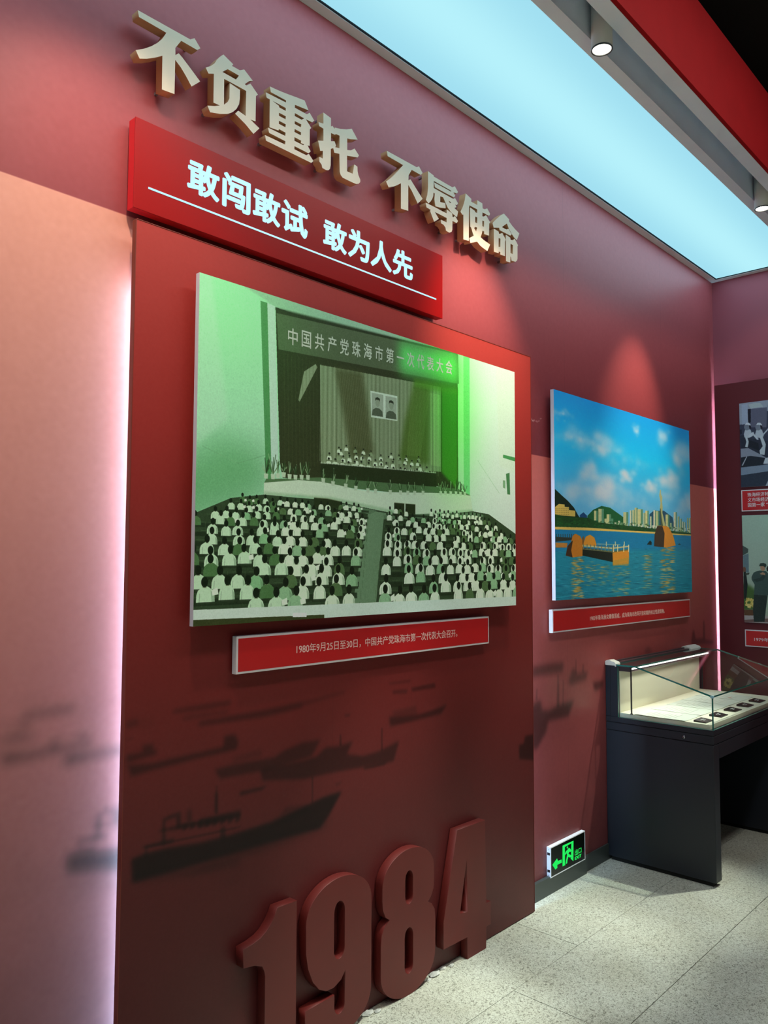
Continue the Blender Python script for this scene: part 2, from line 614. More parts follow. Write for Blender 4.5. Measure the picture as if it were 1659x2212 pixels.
mural_wall = wp.image('mural_wall', 0.008, 3)

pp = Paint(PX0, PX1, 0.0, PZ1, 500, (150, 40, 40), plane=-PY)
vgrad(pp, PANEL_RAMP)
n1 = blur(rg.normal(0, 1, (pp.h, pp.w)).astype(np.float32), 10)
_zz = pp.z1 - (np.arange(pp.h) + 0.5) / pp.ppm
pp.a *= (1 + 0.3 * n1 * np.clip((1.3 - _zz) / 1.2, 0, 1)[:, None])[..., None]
ship_set(pp, 'panel')
for sx in (1.96, 2.38):
    c = int((sx - pp.x0) * pp.ppm)
    pp.a[:, c:c + 1] *= 0.93
mural_panel = pp.image('mural_panel', 0.006, 4)

# ---------------------------------------------------------------- materials
M = {}
M['wall'] = imgmat('wall_print', mural_wall, 1.0, 0.46, 0.42)
M['wall_top'] = mat('wall_mauve', sr(*WALL_UP), 0.46, spec=0.42)
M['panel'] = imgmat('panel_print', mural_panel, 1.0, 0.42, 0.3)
M['edge'] = mat('panel_edge', sr(120, 45, 30), 0.5)
M['floor_base'] = mat('grout', sr(70, 70, 66), 0.9)
M['black'] = mat('black_void', (0.006, 0.005, 0.004), 0.9)
M['dark_wall'] = mat('dark_wall', (0.05, 0.03, 0.03), 0.8)
M['grey_soffit'] = grain(mat('grey_soffit', sr(226, 240, 255), 0.6), 8, 0.03)
M['trim'] = mat('grey_metal_trim', sr(226, 240, 244), 0.45)
M['fill_light'] = emitter('fill_light_box', (1.0, 0.97, 0.93), FILL_BOX)
M['fill_light_far'] = emitter('fill_light_far', (1.0, 0.97, 0.93), 2.0)
M['gap'] = mat('shadow_gap', (0.01, 0.02, 0.03), 0.8)
M['red_fascia'] = grain(mat('red_fascia', sr(150, 20, 24), 0.8, spec=0.1), 6, 0.05)
M['baseboard'] = mat('baseboard_green_grey', sr(58, 66, 64), 0.4)
M['sign_red'] = mat('sign_red', sr(160, 10, 9), 0.34, spec=0.22)
M['sign_side'] = mat('sign_side', sr(222, 30, 40), 0.45)
M['led_blue'] = emitter('led_letter', (0.50, 0.84, 1.0), 1.2)
M['cream'] = mat('champagne_face', sr(252, 226, 196), 0.42)
M['cream_side'] = mat('champagne_side', sr(210, 158, 114), 0.42)
M['white_edge'] = mat('white_board_edge', sr(214, 214, 226), 0.5)
M['plaque_red'] = mat('plaque_red', sr(196, 26, 30), 0.4)
M['plaque_white'] = mat('plaque_white', sr(226, 222, 226), 0.5)
M['letter_white'] = mat('letter_white', sr(238, 214, 205), 0.6)
M['pale_print'] = mat('banner_white', sr(205, 225, 205), 0.6)
M['num_red'] = grain(mat('numeral_red', sr(98, 28, 24), 0.5), 12, 0.05)
M['black_metal'] = mat('black_metal', sr(22, 27, 37), 0.42)
M['black_soft'] = mat('black_inner', (0.004, 0.004, 0.004), 0.8)
M['cream_lining'] = mat('cream_lining', sr(240, 235, 212), 0.6)
M['paper'] = mat('paper', sr(222, 226, 212), 0.7)
M['label_black'] = mat('label_black', sr(28, 28, 26), 0.35)
M['label_print'] = mat('label_print', sr(205, 210, 206), 0.6)
M['protector'] = mat('white_rubber', sr(220, 222, 210), 0.5)
M['glass_edge'] = mat('glass_edge', sr(40, 120, 112), 0.15, spec=0.6)
M['glass_edge_light'] = mat('glass_joint', sr(140, 190, 205), 0.3, spec=0.6)
M['rail'] = mat('dark_rail', sr(66, 54, 58), 0.3)
M['lamp_white'] = mat('lamp_white', sr(205, 208, 205), 0.45)
M['lens'] = emitter('lamp_lens', (1.0, 0.95, 0.82), 5.0)
M['lamp_rim'] = mat('lamp_rim', sr(30, 45, 50), 0.4)
M['tape'] = emitter('led_tape', (0.44, 0.70, 1.0), LED_W)
M['tape2'] = emitter('led_tape_right', (0.42, 0.74, 1.0), LED_W * 4.4)
M['case_led'] = emitter('case_led', (1.0, 1.0, 0.90), 2.5)
M['exit_white'] = mat('exit_white', sr(240, 246, 255), 0.45)
M['exit_black'] = mat('exit_black', sr(8, 16, 8), 0.2)
M['exit_green'] = emitter('exit_green', (0.02, 0.86, 0.12), 1.0)
M['exit_clip'] = mat('exit_clip', sr(30, 30, 34), 0.4)
M['crumb'] = grain(mat('crumb', sr(190, 195, 190), 0.8), 60, 0.3)
M['steel'] = mat('steel', sr(160, 165, 170), 0.25, 0.8)


def glass_mat(name, tint):
    m = bpy.data.materials.new(name)
    m.use_nodes = True
    nt = m.node_tree
    nt.nodes.remove(nt.nodes['Principled BSDF'])
    tr = nt.nodes.new('ShaderNodeBsdfTransparent')
    tr.inputs[0].default_value = (*tint, 1)
    gl = nt.nodes.new('ShaderNodeBsdfGlossy')
    gl.inputs['Roughness'].default_value = 0.01
    fr = nt.nodes.new('ShaderNodeFresnel')
    fr.inputs[0].default_value = 1.5
    mx = nt.nodes.new('ShaderNodeMixShader')
    geo = nt.nodes.new('ShaderNodeNewGeometry')      # reflect at the outer side of the slab only
    inv = nt.nodes.new('ShaderNodeMath')
    inv.operation = 'SUBTRACT'
    inv.inputs[0].default_value = 1.0
    mu_ = nt.nodes.new('ShaderNodeMath')
    mu_.operation = 'MULTIPLY'
    nt.links.new(geo.outputs['Backfacing'], inv.inputs[1])
    nt.links.new(fr.outputs[0], mu_.inputs[0])
    nt.links.new(inv.outputs[0], mu_.inputs[1])
    nt.links.new(mu_.outputs[0], mx.inputs[0])
    nt.links.new(tr.outputs[0], mx.inputs[1])
    nt.links.new(gl.outputs[0], mx.inputs[2])
    nt.links.new(mx.outputs[0], nt.nodes['Material Output'].inputs[0])
    return m


M['glass'] = glass_mat('clear_glass', (0.97, 0.99, 0.98))

# floor stone: pale beige with short dark worm-like flecks
fm = mat('floor_stone', sr(214, 214, 198), 0.42, spec=0.35)
nt = fm.node_tree
P_ = nt.nodes['Principled BSDF']
tc = nt.nodes.new('ShaderNodeTexCoord')


def ramp(pos_col):
    r = nt.nodes.new('ShaderNodeValToRGB')
    while len(r.color_ramp.elements) > 1:
        r.color_ramp.elements.remove(r.color_ramp.elements[-1])
    for i, (p, c) in enumerate(pos_col):
        e = r.color_ramp.elements[0] if i == 0 else r.color_ramp.elements.new(p)
        e.position = p
        e.color = (*c, 1)
    return r


nz1 = nt.nodes.new('ShaderNodeTexNoise')
nz1.inputs['Scale'].default_value = 115
nz1.inputs['Detail'].default_value = 2
nz1.inputs['Distortion'].default_value = 1.6
nz2 = nt.nodes.new('ShaderNodeTexNoise')
nz2.inputs['Scale'].default_value = 4
nz2.inputs['Detail'].default_value = 3
nz3 = nt.nodes.new('ShaderNodeTexVoronoi')
nz3.inputs['Scale'].default_value = 60
r1 = ramp([(0.0, sr(104, 104, 92)), (0.36, sr(128, 130, 118)), (0.47, sr(194, 198, 184)), (0.7, sr(214, 219, 208))])
r2 = ramp([(0.3, (0.86, 0.84, 0.80)), (0.7, (1, 1, 1))])
r3 = ramp([(0.0, (0.25, 0.24, 0.2)), (0.06, (0.6, 0.6, 0.55)), (0.09, (1, 1, 1))])
mu = nt.nodes.new('ShaderNodeMix')
mu.data_type = 'RGBA'
mu.blend_type = 'MULTIPLY'
mu.inputs[0].default_value = 1
mu2 = nt.nodes.new('ShaderNodeMix')
mu2.data_type = 'RGBA'
mu2.blend_type = 'MULTIPLY'
mu2.inputs[0].default_value = 0.6
for n_ in (nz1, nz2, nz3):
    nt.links.new(tc.outputs['Object'], n_.inputs['Vector'])
nt.links.new(nz1.outputs['Fac'], r1.inputs[0])
nt.links.new(nz2.outputs['Fac'], r2.inputs[0])
nt.links.new(nz3.outputs['Distance'], r3.inputs[0])
nt.links.new(r1.outputs[0], mu.inputs[6])
nt.links.new(r2.outputs[0], mu.inputs[7])
nt.links.new(mu.outputs[2], mu2.inputs[6])
nt.links.new(r3.outputs[0], mu2.inputs[7])
nt.links.new(mu2.outputs[2], P_.inputs['Base Color'])
M['floor'] = fm

# stretch ceiling: a real light box, slightly brighter in the middle of its width
sm = emitter('stretch_ceiling', (0.42, 0.80, 0.90), PANEL_GLOW)
nt = sm.node_tree
tc = nt.nodes.new('ShaderNodeTexCoord')
sp = nt.nodes.new('ShaderNodeSeparateXYZ')
mr = nt.nodes.new('ShaderNodeMapRange')
mr.interpolation_type = 'SMOOTHSTEP'
mr.inputs['From Min'].default_value = 0.0
mr.inputs['From Max'].default_value = 0.5
mr.inputs['To Min'].default_value = 0.0
mr.inputs['To Max'].default_value = 1.0
pg = nt.nodes.new('ShaderNodeMath')
pg.operation = 'PINGPONG'
pg.inputs[1].default_value = 0.5
ad = nt.nodes.new('ShaderNodeMapRange')
ad.inputs['From Min'].default_value = -0.30
ad.inputs['From Max'].default_value = 0.29
rp = nt.nodes.new('ShaderNodeMix')
rp.data_type = 'RGBA'
rp.inputs[6].default_value = (0.36, 0.74, 0.88, 1)
rp.inputs[7].default_value = (0.47, 0.88, 0.97, 1)
nt.links.new(tc.outputs['Object'], sp.inputs[0])
nt.links.new(sp.outputs['Y'], ad.inputs['Value'])
nt.links.new(ad.outputs[0], pg.inputs[0])
nt.links.new(pg.outputs[0], mr.inputs['Value'])
nt.links.new(mr.outputs[0], rp.inputs[0])
nt.links.new(rp.outputs[2], nt.nodes['Emission'].inputs[0])
M['stretch'] = sm

# ---------------------------------------------------------------- the room
S = 'structure'
fl = link('floor', box(X_L - .1, WX + .1, Y_F - .1, 0.1, -0.08, -0.004), M['floor_base'], kind=S)
rng = random.Random(4)
row_edges = [0.0, -0.374, -0.795, -1.216, -1.637, -2.058]
row_joint = [3.10, 2.615, 2.83, 3.55, 2.2]
TL = 1.40
for r in range(5):
    y1, y0 = row_edges[r], row_edges[r + 1]
    x = row_joint[r] - TL * 3
    while x < WX:
        xa, xb = max(x, 0.4) + 0.0012, min(x + TL, WX) - 0.0012
        if xb - xa > 0.05:
            lift = rng.uniform(-0.0004, 0.0004)
            link('tile', box(xa, xb, y0 + 0.0012, y1 - 0.0012, -0.03, lift, 0.0008, 1), M['floor'], fl)
        x += TL
pieces('floor_field', [(X_L, 0.399, -2.056, 0, -0.03, 0), (X_L, WX, Y_F, -2.0592, -0.03, 0)], M['floor'], fl)

wb = box(X_L, WX + 0.1, 0, 0.1, 0, 3.70)
planar_uv(wb, 0, -3.6, WX, 0.0, 3.70)
wbo = link('wall_back', wb, M['wall'], kind=S)
link('upper_panel', box(X_L, WX + 0.1, 0, 0.1, 3.70, Z_T), M['wall_top'], wbo)
M['right_up'] = mat('right_wall_rose', sr(*RIGHT_UP), 0.5, spec=0.3)
wro = link('wall_right', box(WX, WX + 0.1, Y_F, 0, 0, Z_T), M['right_up'], kind=S)
link('wall_left', box(X_L - 0.1, X_L, Y_F, 0.1, 0, Z_T), M['dark_wall'], kind=S)
link('wall_front', box(X_L, WX + 0.1, Y_F - 0.1, Y_F, 0, Z_T), M['dark_wall'], kind=S)
link('ceiling', box(X_L - .1, WX + 0.1, Y_F - .1, 0.1, Z_T, Z_T + 0.1), M['black'], kind=S)

# ceiling bulkhead: wall trim, light box, lamp slot, red fascia
link('trim_1', box(X_L, WX, -0.044, 0, ZC, ZC + 0.05), M['trim'], kind=S)
link('trim_7', box(WX - 0.047, WX, -0.62, -0.0442, ZC, ZC + 0.05), M['trim'], kind=S)
link('trim_2', box(X_L, WX - 0.0475, -0.050, -0.0441, ZC + 0.003, ZC + 0.05), M['gap'], kind=S)
link('trim_8', box(WX - 0.053, WX - 0.0475, -0.62, -0.0502, ZC + 0.003, ZC + 0.05), M['gap'], kind=S)
link('trim_3', box(X_L, WX, -0.674, -0.622, ZC, ZC + 0.16), M['grey_soffit'], kind=S)
link('trim_4', box(X_L, WX, -0.832, -0.768, ZC, ZC + 0.16), M['grey_soffit'], kind=S)
link('trim_5', box(X_L, WX, -0.832, -0.622, ZC + 0.161, ZC + 0.20), M['grey_soffit'], kind=S)
link('trim_6', box(X_L, WX, -0.85, -0.8322, ZC + 0.001, 4.055), M['red_fascia'], kind=S)
lp = thing('ceiling_light', 'long pale blue backlit ceiling light above the red wall', 'ceiling light', (1, -0.33, ZC))
link('diffuser', box(X_L, WX - 0.053, -0.6195, -0.0505, ZC + 0.008, ZC + 0.012), M['stretch'], lp)
al = bpy.data.lights.new('panel_boost', 'AREA')      # unseen lamp added to boost the light box
al.shape = 'RECTANGLE'
al.size, al.size_y = WX - 0.06 - X_L, 0.56
al.energy = PANEL_W
al.color = PANEL_COL
alo = bpy.data.objects.new('panel_boost', al)
COL.objects.link(alo)
alo.location = ((WX - 0.06 + X_L) / 2, -0.335, ZC + 0.004)
link('frame', box(X_L, WX - 0.053, -0.6219, -0.6197, ZC + 0.001, ZC + 0.05), M['trim'], lp)
link('backing', box(X_L, WX - 0.053, -0.6195, -0.0505, ZC + 0.10, ZC + 0.11), M['trim'], lp)

# base boards of the back wall
link('baseboard_left', box(X_L, 1.14, -0.014, -0.0005, 0, 0.083), M['baseboard'], kind=S)
link('baseboard_back', box(3.27, 3.83, -0.020, -0.0005, 0, 0.083), M['baseboard'], kind=S)
link('baseboard_corner', box(3.832, WX - 0.075, -0.008, -0.0005, 0, 0.083), M['baseboard'], kind=S)
link('baseboard_right', box(WX - 0.008, WX, Y_F, -2.6, 0, 0.083), M['baseboard'], kind=S)

# ---------------------------------------------------------------- big red panel with the ship print
pn = thing('mural_board', 'tall dark red panel with ship print, carrying the green photograph', 'panel', (2.2, -0.03, 0))
bd = box(PX0, PX1, -PY, -PY + 0.018, 0.004, PZ1)
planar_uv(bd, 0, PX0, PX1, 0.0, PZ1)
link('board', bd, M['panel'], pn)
pieces('edge_strip', [(PX0 - 0.0022, PX0, -PY - 0.0012, -PY + 0.018, 0.004, PZ1), (PX1, PX1 + 0.0015, -PY - 0.0012, -PY + 0.018, 0.004, PZ1),
                      (PX0, PX1, -PY - 0.0012, -PY + 0.018, PZ1, PZ1 + 0.0022)], M['edge'], pn)
pieces('back_frame', [(PX0 + 0.07, PX0 + 0.11, -PY + 0.0181, -0.001, 0.0, PZ1 - 0.05), (PX1 - 0.14, PX1 - 0.10, -PY + 0.0181, -0.001, 0.0, PZ1 - 0.05),
                      (PX0 + 0.11, PX1 - 0.14, -PY + 0.0181, -0.001, PZ1 - 0.09, PZ1 - 0.05)], M['black_soft'], pn)
link('led_strip', box(PX0 + 0.064, PX0 + 0.0698, -0.048, -0.030, 0.02, PZ1 - 0.16), M['tape'], pn)
link('led_strip', box(PX1 - 0.0998, PX1 - 0.094, -0.048, -0.030, 0.05, 2.05), M['tape'], pn)

# ---------------------------------------------------------------- heading, one raised metal character after another
LT = {'bu': [[(1.1613,3.2144),(1.3414,3.2152),(1.3567,3.2268),(1.379,3.2049),(1.3676,3.1936),(1.3094,3.1947),(1.2894,3.162),(1.2903,3.1397),(1.3015,3.1511),(1.316,3.1431),(1.3434,3.124),(1.3802,3.0977),(1.3492,3.0674),(1.3306,3.0894),(1.3096,3.1107),(1.2898,3.1244),(1.2897,3.0165),(1.2465,3.0116),(1.2457,3.116),(1.2215,3.0985),(1.1951,3.0826),(1.1707,3.0712),(1.1577,3.0905),(1.1829,3.1067),(1.2073,3.1265),(1.2271,3.1464),(1.2436,3.1672),(1.2576,3.194),(1.1656,3.1956)]],
'fu': [[(1.4658,3.2272),(1.5048,3.213),(1.5,3.2054),(1.5314,3.2053),(1.5487,3.2164),(1.5848,3.1944),(1.5702,3.1866),(1.5516,3.1674),(1.5593,3.1669),(1.5755,3.18),(1.607,3.1565),(1.5987,3.1477),(1.5985,3.0607),(1.5773,3.058),(1.615,3.0435),(1.5906,3.0144),(1.5566,3.0343),(1.5158,3.0516),(1.5272,3.0668),(1.5578,3.0618),(1.5585,3.1476),(1.4702,3.148),(1.4711,3.0623),(1.4855,3.0777),(1.4918,3.0924),(1.4924,3.1438),(1.5331,3.1397),(1.5334,3.1123),(1.5302,3.0896),(1.5205,3.0698),(1.5058,3.053),(1.4862,3.038),(1.4572,3.0258),(1.4191,3.015),(1.409,3.0322),(1.4344,3.0419),(1.4558,3.0529),(1.431,3.0517),(1.4307,3.1465),(1.4107,3.1375),(1.3997,3.1519),(1.4191,3.167),(1.4331,3.1822),(1.4408,3.197),(1.4534,3.2142)],[(1.4833,3.1866),(1.5283,3.1858),(1.5169,3.1671),(1.4628,3.1678)]],
'zhong': [[(1.6571,3.2078),(1.684,3.2098),(1.7121,3.2129),(1.7407,3.2169),(1.7752,3.2223),(1.814,3.2276),(1.8328,3.1996),(1.7692,3.1923),(1.7688,3.1818),(1.825,3.182),(1.838,3.1931),(1.8602,3.174),(1.8508,3.1634),(1.8205,3.1616),(1.8463,3.1411),(1.8394,3.1324),(1.8396,3.072),(1.8293,3.0701),(1.8446,3.0543),(1.8343,3.0433),(1.7695,3.0435),(1.7687,3.0321),(1.8241,3.0321),(1.8362,3.0416),(1.8583,3.0239),(1.8479,3.0134),(1.6432,3.0127),(1.639,3.0303),(1.7273,3.0324),(1.728,3.0447),(1.6564,3.045),(1.6515,3.0614),(1.7272,3.0627),(1.7281,3.0751),(1.6987,3.076),(1.6967,3.07),(1.6578,3.065),(1.6574,3.1622),(1.6433,3.1625),(1.6396,3.1794),(1.7283,3.1829),(1.7289,3.1903),(1.6614,3.1896)],[(1.6691,3.1628),(1.728,3.1629),(1.7282,3.1524),(1.6989,3.1524),(1.6975,3.1574)],[(1.6978,3.1332),(1.7285,3.1336),(1.7278,3.1224),(1.698,3.1225)],[(1.6983,3.1053),(1.7284,3.1049),(1.7278,3.0937),(1.6981,3.094)],[(1.7691,3.1624),(1.8121,3.1617),(1.8011,3.1519),(1.7689,3.1517)],[(1.7691,3.1337),(1.7989,3.1344),(1.7983,3.1229),(1.7689,3.123)],[(1.7692,3.1051),(1.7986,3.1051),(1.7982,3.094),(1.7684,3.0942)],[(1.7687,3.0757),(1.799,3.0753),(1.7985,3.0665),(1.8134,3.067),(1.8097,3.0626),(1.7687,3.0624)]],
'tuo': [[(1.9043,3.2224),(1.9421,3.2175),(1.9424,3.1865),(1.9503,3.1919),(1.9602,3.1842),(1.9614,3.19),(1.9922,3.1975),(2.0226,3.2083),(2.0494,3.2218),(2.0806,3.1925),(2.0654,3.1867),(2.044,3.1792),(2.0258,3.1747),(2.0262,3.1305),(2.0463,3.137),(2.0647,3.1513),(2.089,3.1338),(2.0812,3.1229),(2.0254,3.1087),(2.026,3.0491),(2.0558,3.0503),(2.0643,3.0895),(2.0809,3.0872),(2.0817,3.0705),(2.0861,3.0565),(2.0967,3.0419),(2.0962,3.0331),(2.0883,3.0239),(2.0747,3.0176),(2.0359,3.0162),(2.0035,3.0163),(1.994,3.0226),(1.9886,3.0331),(1.9861,3.1004),(1.9606,3.0944),(1.9543,3.1096),(1.9426,3.1018),(1.9427,3.0407),(1.9392,3.0257),(1.9311,3.0172),(1.9202,3.0142),(1.9013,3.0149),(1.8976,3.0264),(1.8868,3.0331),(1.8866,3.0503),(1.9036,3.0504),(1.9032,3.0795),(1.8907,3.0739),(1.88,3.1079),(1.9055,3.1172),(1.905,3.1627),(1.8847,3.1636),(1.8809,3.177),(1.9047,3.1811)],[(1.9427,3.1618),(1.9617,3.1629),(1.9682,3.1683),(1.9865,3.1693),(1.9864,3.1212),(1.9641,3.1172),(1.9686,3.1238),(1.961,3.1381),(1.943,3.1309)]],
'bu2': [[(2.2443,3.2131),(2.4253,3.2145),(2.4397,3.224),(2.4632,3.2039),(2.4511,3.1914),(2.3938,3.1918),(2.3748,3.1614),(2.3738,3.1398),(2.3858,3.1498),(2.4061,3.1352),(2.4327,3.116),(2.4633,3.0946),(2.4318,3.0639),(2.4143,3.0838),(2.394,3.1051),(2.3729,3.1212),(2.3732,3.0138),(2.3288,3.0083),(2.3284,3.1126),(2.3109,3.0997),(2.2878,3.0848),(2.2555,3.0693),(2.2406,3.0875),(2.2647,3.1081),(2.2837,3.1275),(2.3107,3.1567),(2.3419,3.1918),(2.2487,3.1934)]],
'ru': [[(2.4979,3.2254),(2.5353,3.2204),(2.5363,3.2159),(2.6625,3.2147),(2.6808,3.2255),(2.7026,3.208),(2.6945,3.1979),(2.6704,3.1959),(2.683,3.1837),(2.6738,3.1733),(2.5439,3.1724),(2.5385,3.1915),(2.6534,3.1921),(2.6561,3.1966),(2.5363,3.197),(2.5353,3.1665),(2.6692,3.1653),(2.6818,3.174),(2.7025,3.1572),(2.6944,3.1465),(2.6829,3.1455),(2.692,3.1363),(2.676,3.128),(2.7035,3.1207),(2.6954,3.0935),(2.6805,3.095),(2.6532,3.1018),(2.6307,3.1128),(2.6151,3.1303),(2.5985,3.148),(2.5798,3.1461),(2.5793,3.1209),(2.6133,3.1275),(2.6162,3.1058),(2.5775,3.0963),(2.5471,3.0917),(2.5402,3.1187),(2.5432,3.1449),(2.5342,3.1466),(2.5331,3.1316),(2.5256,3.115),(2.5128,3.0988),(2.5011,3.0879),(2.4843,3.098),(2.4937,3.122),(2.4983,3.1555)],[(2.6341,3.146),(2.6551,3.1456),(2.6465,3.1388)],[(2.4832,3.0853),(2.5342,3.0862),(2.6228,3.086),(2.624,3.1037),(2.6611,3.0987),(2.664,3.0846),(2.669,3.0841),(2.6816,3.094),(2.7022,3.0777),(2.6918,3.0657),(2.6633,3.0665),(2.6621,3.0275),(2.6564,3.0157),(2.6417,3.0076),(2.6183,3.0087),(2.6149,3.0211),(2.6017,3.0296),(2.5845,3.0304),(2.5845,3.0459),(2.6228,3.0463),(2.6228,3.0661),(2.5428,3.0658),(2.5699,3.0446),(2.5385,3.0219),(2.5111,3.0608),(2.5171,3.0656),(2.4885,3.067)]],
'shi': [[(2.7582,3.2211),(2.8002,3.2107),(2.7991,3.1976),(2.8441,3.1975),(2.8442,3.2198),(2.8833,3.2183),(2.8854,3.1959),(2.9012,3.1972),(2.9207,3.2078),(2.9423,3.191),(2.9411,3.1851),(2.9342,3.1773),(2.8841,3.1772),(2.8833,3.1586),(2.893,3.16),(2.9113,3.1736),(2.9432,3.1501),(2.9362,3.1424),(2.9335,3.0848),(2.8959,3.0806),(2.896,3.0928),(2.8829,3.0921),(2.8779,3.0764),(2.8688,3.0574),(2.8912,3.0521),(2.9424,3.0459),(2.9204,3.0093),(2.8954,3.0128),(2.8641,3.0183),(2.842,3.0297),(2.8156,3.0177),(2.7916,3.0082),(2.7831,3.027),(2.8168,3.048),(2.8071,3.0623),(2.7974,3.0799),(2.7909,3.0805),(2.7898,3.1687),(2.8269,3.1651),(2.829,3.1596),(2.8438,3.1608),(2.8439,3.1776),(2.7913,3.1763),(2.7885,3.1794),(2.7816,3.1644),(2.7798,3.0134),(2.7407,3.0088),(2.7407,3.1197),(2.7344,3.1169),(2.7201,3.126),(2.7366,3.1519),(2.7516,3.1886)],[(2.8283,3.1396),(2.8437,3.1402),(2.8431,3.1138),(2.8277,3.1129)],[(2.8832,3.1396),(2.8963,3.1398),(2.895,3.1136),(2.8826,3.113)],[(2.828,3.0923),(2.843,3.0934),(2.8345,3.0729),(2.8203,3.0838)]],
'ming': [[(3.0546,3.228),(3.0979,3.2141),(3.0956,3.2052),(3.124,3.1915),(3.1484,3.1827),(3.1842,3.1729),(3.1624,3.1335),(3.139,3.1391),(3.1214,3.1501),(3.1183,3.1488),(3.1069,3.1387),(3.0174,3.1376),(3.0154,3.1475),(2.9712,3.1341),(2.962,3.1533),(2.9798,3.1696),(3.0009,3.1882),(3.0223,3.2064)],[(3.0791,3.1885),(3.0948,3.1683),(3.1187,3.1516),(3.1165,3.1504),(3.0921,3.1672),(3.0755,3.1582),(3.0367,3.1574)],[(2.9732,3.1299),(3.011,3.1282),(3.0141,3.1192),(3.0215,3.1203),(3.0408,3.1313),(3.0689,3.1069),(3.0624,3.0986),(3.0608,3.0263),(3.0227,3.0233),(3.0232,3.034),(3.0106,3.034),(3.0101,3.0258),(2.9723,3.0215)],[(3.0107,3.0977),(3.0245,3.0982),(3.0235,3.0595),(3.0099,3.0554)],[(3.0709,3.1319),(3.1068,3.1285),(3.1089,3.1197),(3.1255,3.1216),(3.1445,3.135),(3.1722,3.1122),(3.1676,3.1045),(3.1669,3.0456),(3.1634,3.0357),(3.1488,3.0239),(3.1156,3.0208),(3.1113,3.0347),(3.1065,3.0396),(3.1055,3.0085),(3.0696,3.0051)],[(3.1081,3.0999),(3.1286,3.0997),(3.127,3.055),(3.1076,3.055)]]}
HEAD = [('bu', 'raised cream character 不 at the far left, first of the heading'),
        ('fu', 'raised cream character 负, second of the heading'),
        ('zhong', 'raised cream character 重 with many slots, third of the heading'),
        ('tuo', 'raised cream character 托, left of the gap in the heading'),
        ('bu2', 'raised cream character 不 right of the gap in the heading'),
        ('ru', 'raised cream character 辱 between 不 and 使 in the heading'),
        ('shi', 'raised cream character 使, second from the right end of the heading'),
        ('ming', 'raised cream character 命 at the right end of the heading')]
for k, lab in HEAD:
    me = outline(LT[k], -0.055, 0.034)
    xs = [p[0] for l in LT[k] for p in l]
    cx, cz = sum(xs) / len(xs), 3.12
    t = thing('raised_character', lab, 'character', (round(cx, 3), 0, cz), 'raised characters of the wall heading')
    lb = link('letter_body', me, M['cream'], t)
    me.materials.append(M['cream_side'])
    for f in me.polygons:
        f.material_index = 0 if f.normal.y < -0.5 else 1
    x0, x1 = min(xs), max(xs)
    # two short pegs behind solid spots of the outline
    for (qx, qz) in PEGS[k]:
        link('standoff', box(qx - 0.004, qx + 0.004, -0.0209, -0.0004, qz - 0.004, qz + 0.004), M['steel'], t)

# ---------------------------------------------------------------- red slogan sign with lit letters
SX0, SX1, SZ0, SZ1, SY = 1.165, 2.601, 2.624, 2.896, -0.05
sg = thing('slogan_sign', 'glossy red slogan sign with pale blue lit characters under the cream heading', 'sign', (1.88, 0, 2.76))
link('sign_face', box(SX0, SX1, SY, SY + 0.003, SZ0, SZ1, 0.0008, 1), M['sign_red'], sg)
link('sign_body', box(SX0 + 0.001, SX1 - 0.001, SY + 0.0031, SY + 0.036, SZ0 + 0.001, SZ1 - 0.001), M['sign_side'], sg)
pieces('sign_mount', [(SX0 + 0.1, SX0 + 0.14, SY + 0.0361, -0.0004, SZ0 + 0.05, SZ1 - 0.05), (SX1 - 0.14, SX1 - 0.1, SY + 0.0361, -0.0004, SZ0 + 0.05, SZ1 - 0.05)], M['black_soft'], sg)
F5 = (260, 230, 400 / 1659)
F8 = (560, 440, 420 / 1659)
CH = [('敢', F5, (597, 700), (888, 660), (620, 458), (870, 862)), ('闯', F5, (912, 800), (1165, 780), (955, 590), (1135, 975)),
      ('敢', F5, (1185, 950), (1432, 880), (1200, 715), (1415, 1087)), ('试', F8, (190, 80), (412, 200), (350, 15), (385, 300)),
      ('敢', F8, (545, 250), (745, 240), (560, 120), (728, 437)), ('为', F8, (758, 400), (940, 330), (795, 210), (905, 505)),
      ('人', F8, (950, 480), (1128, 570), (1030, 315), (1112, 588)), ('先', F8, (1138, 560), (1308, 560), (1175, 380), (1285, 657))]


def fp(F, p, axis, v):
    return ray(F[0] + p[0] * F[2], F[1] + p[1] * F[2], axis, v)


for c, F, l, r, t_, b_ in CH:
    x0, x1 = fp(F, l, 1, SY)[0], fp(F, r, 1, SY)[0]
    z1, z0 = fp(F, t_, 1, SY)[2], fp(F, b_, 1, SY)[2]
    link('lit_character', text_quad(c, (x0, x1, z0, z1, SY + 0.001), bold=0.030, depth=0.003), M['led_blue'], sg)
a, b = fp(F5, (250, 722), 1, SY), fp(F8, (1508, 820), 1, SY)
zl = (a[2] + b[2]) / 2
link('underline', box(a[0], b[0], SY - 0.0015, SY + 0.001, zl - 0.0028, zl + 0.0028), M['led_blue'], sg)

# ---------------------------------------------------------------- photograph 1: the congress hall
GX0, GX1, GZ0, GZ1, GY = 1.345, 3.030, 1.411, 2.462, -0.124
random.seed(11)
p1 = Paint(GX0, GX1, GZ0, GZ1, 1000, (170, 225, 185), plane=GY)
A_ = (400, 560, 760 / 1659)
B_ = (400, 950, 760 / 1659)
W_, H_ = p1.w, p1.h
X, Y = np.meshgrid(np.arange(W_) / W_, np.arange(H_) / H_)
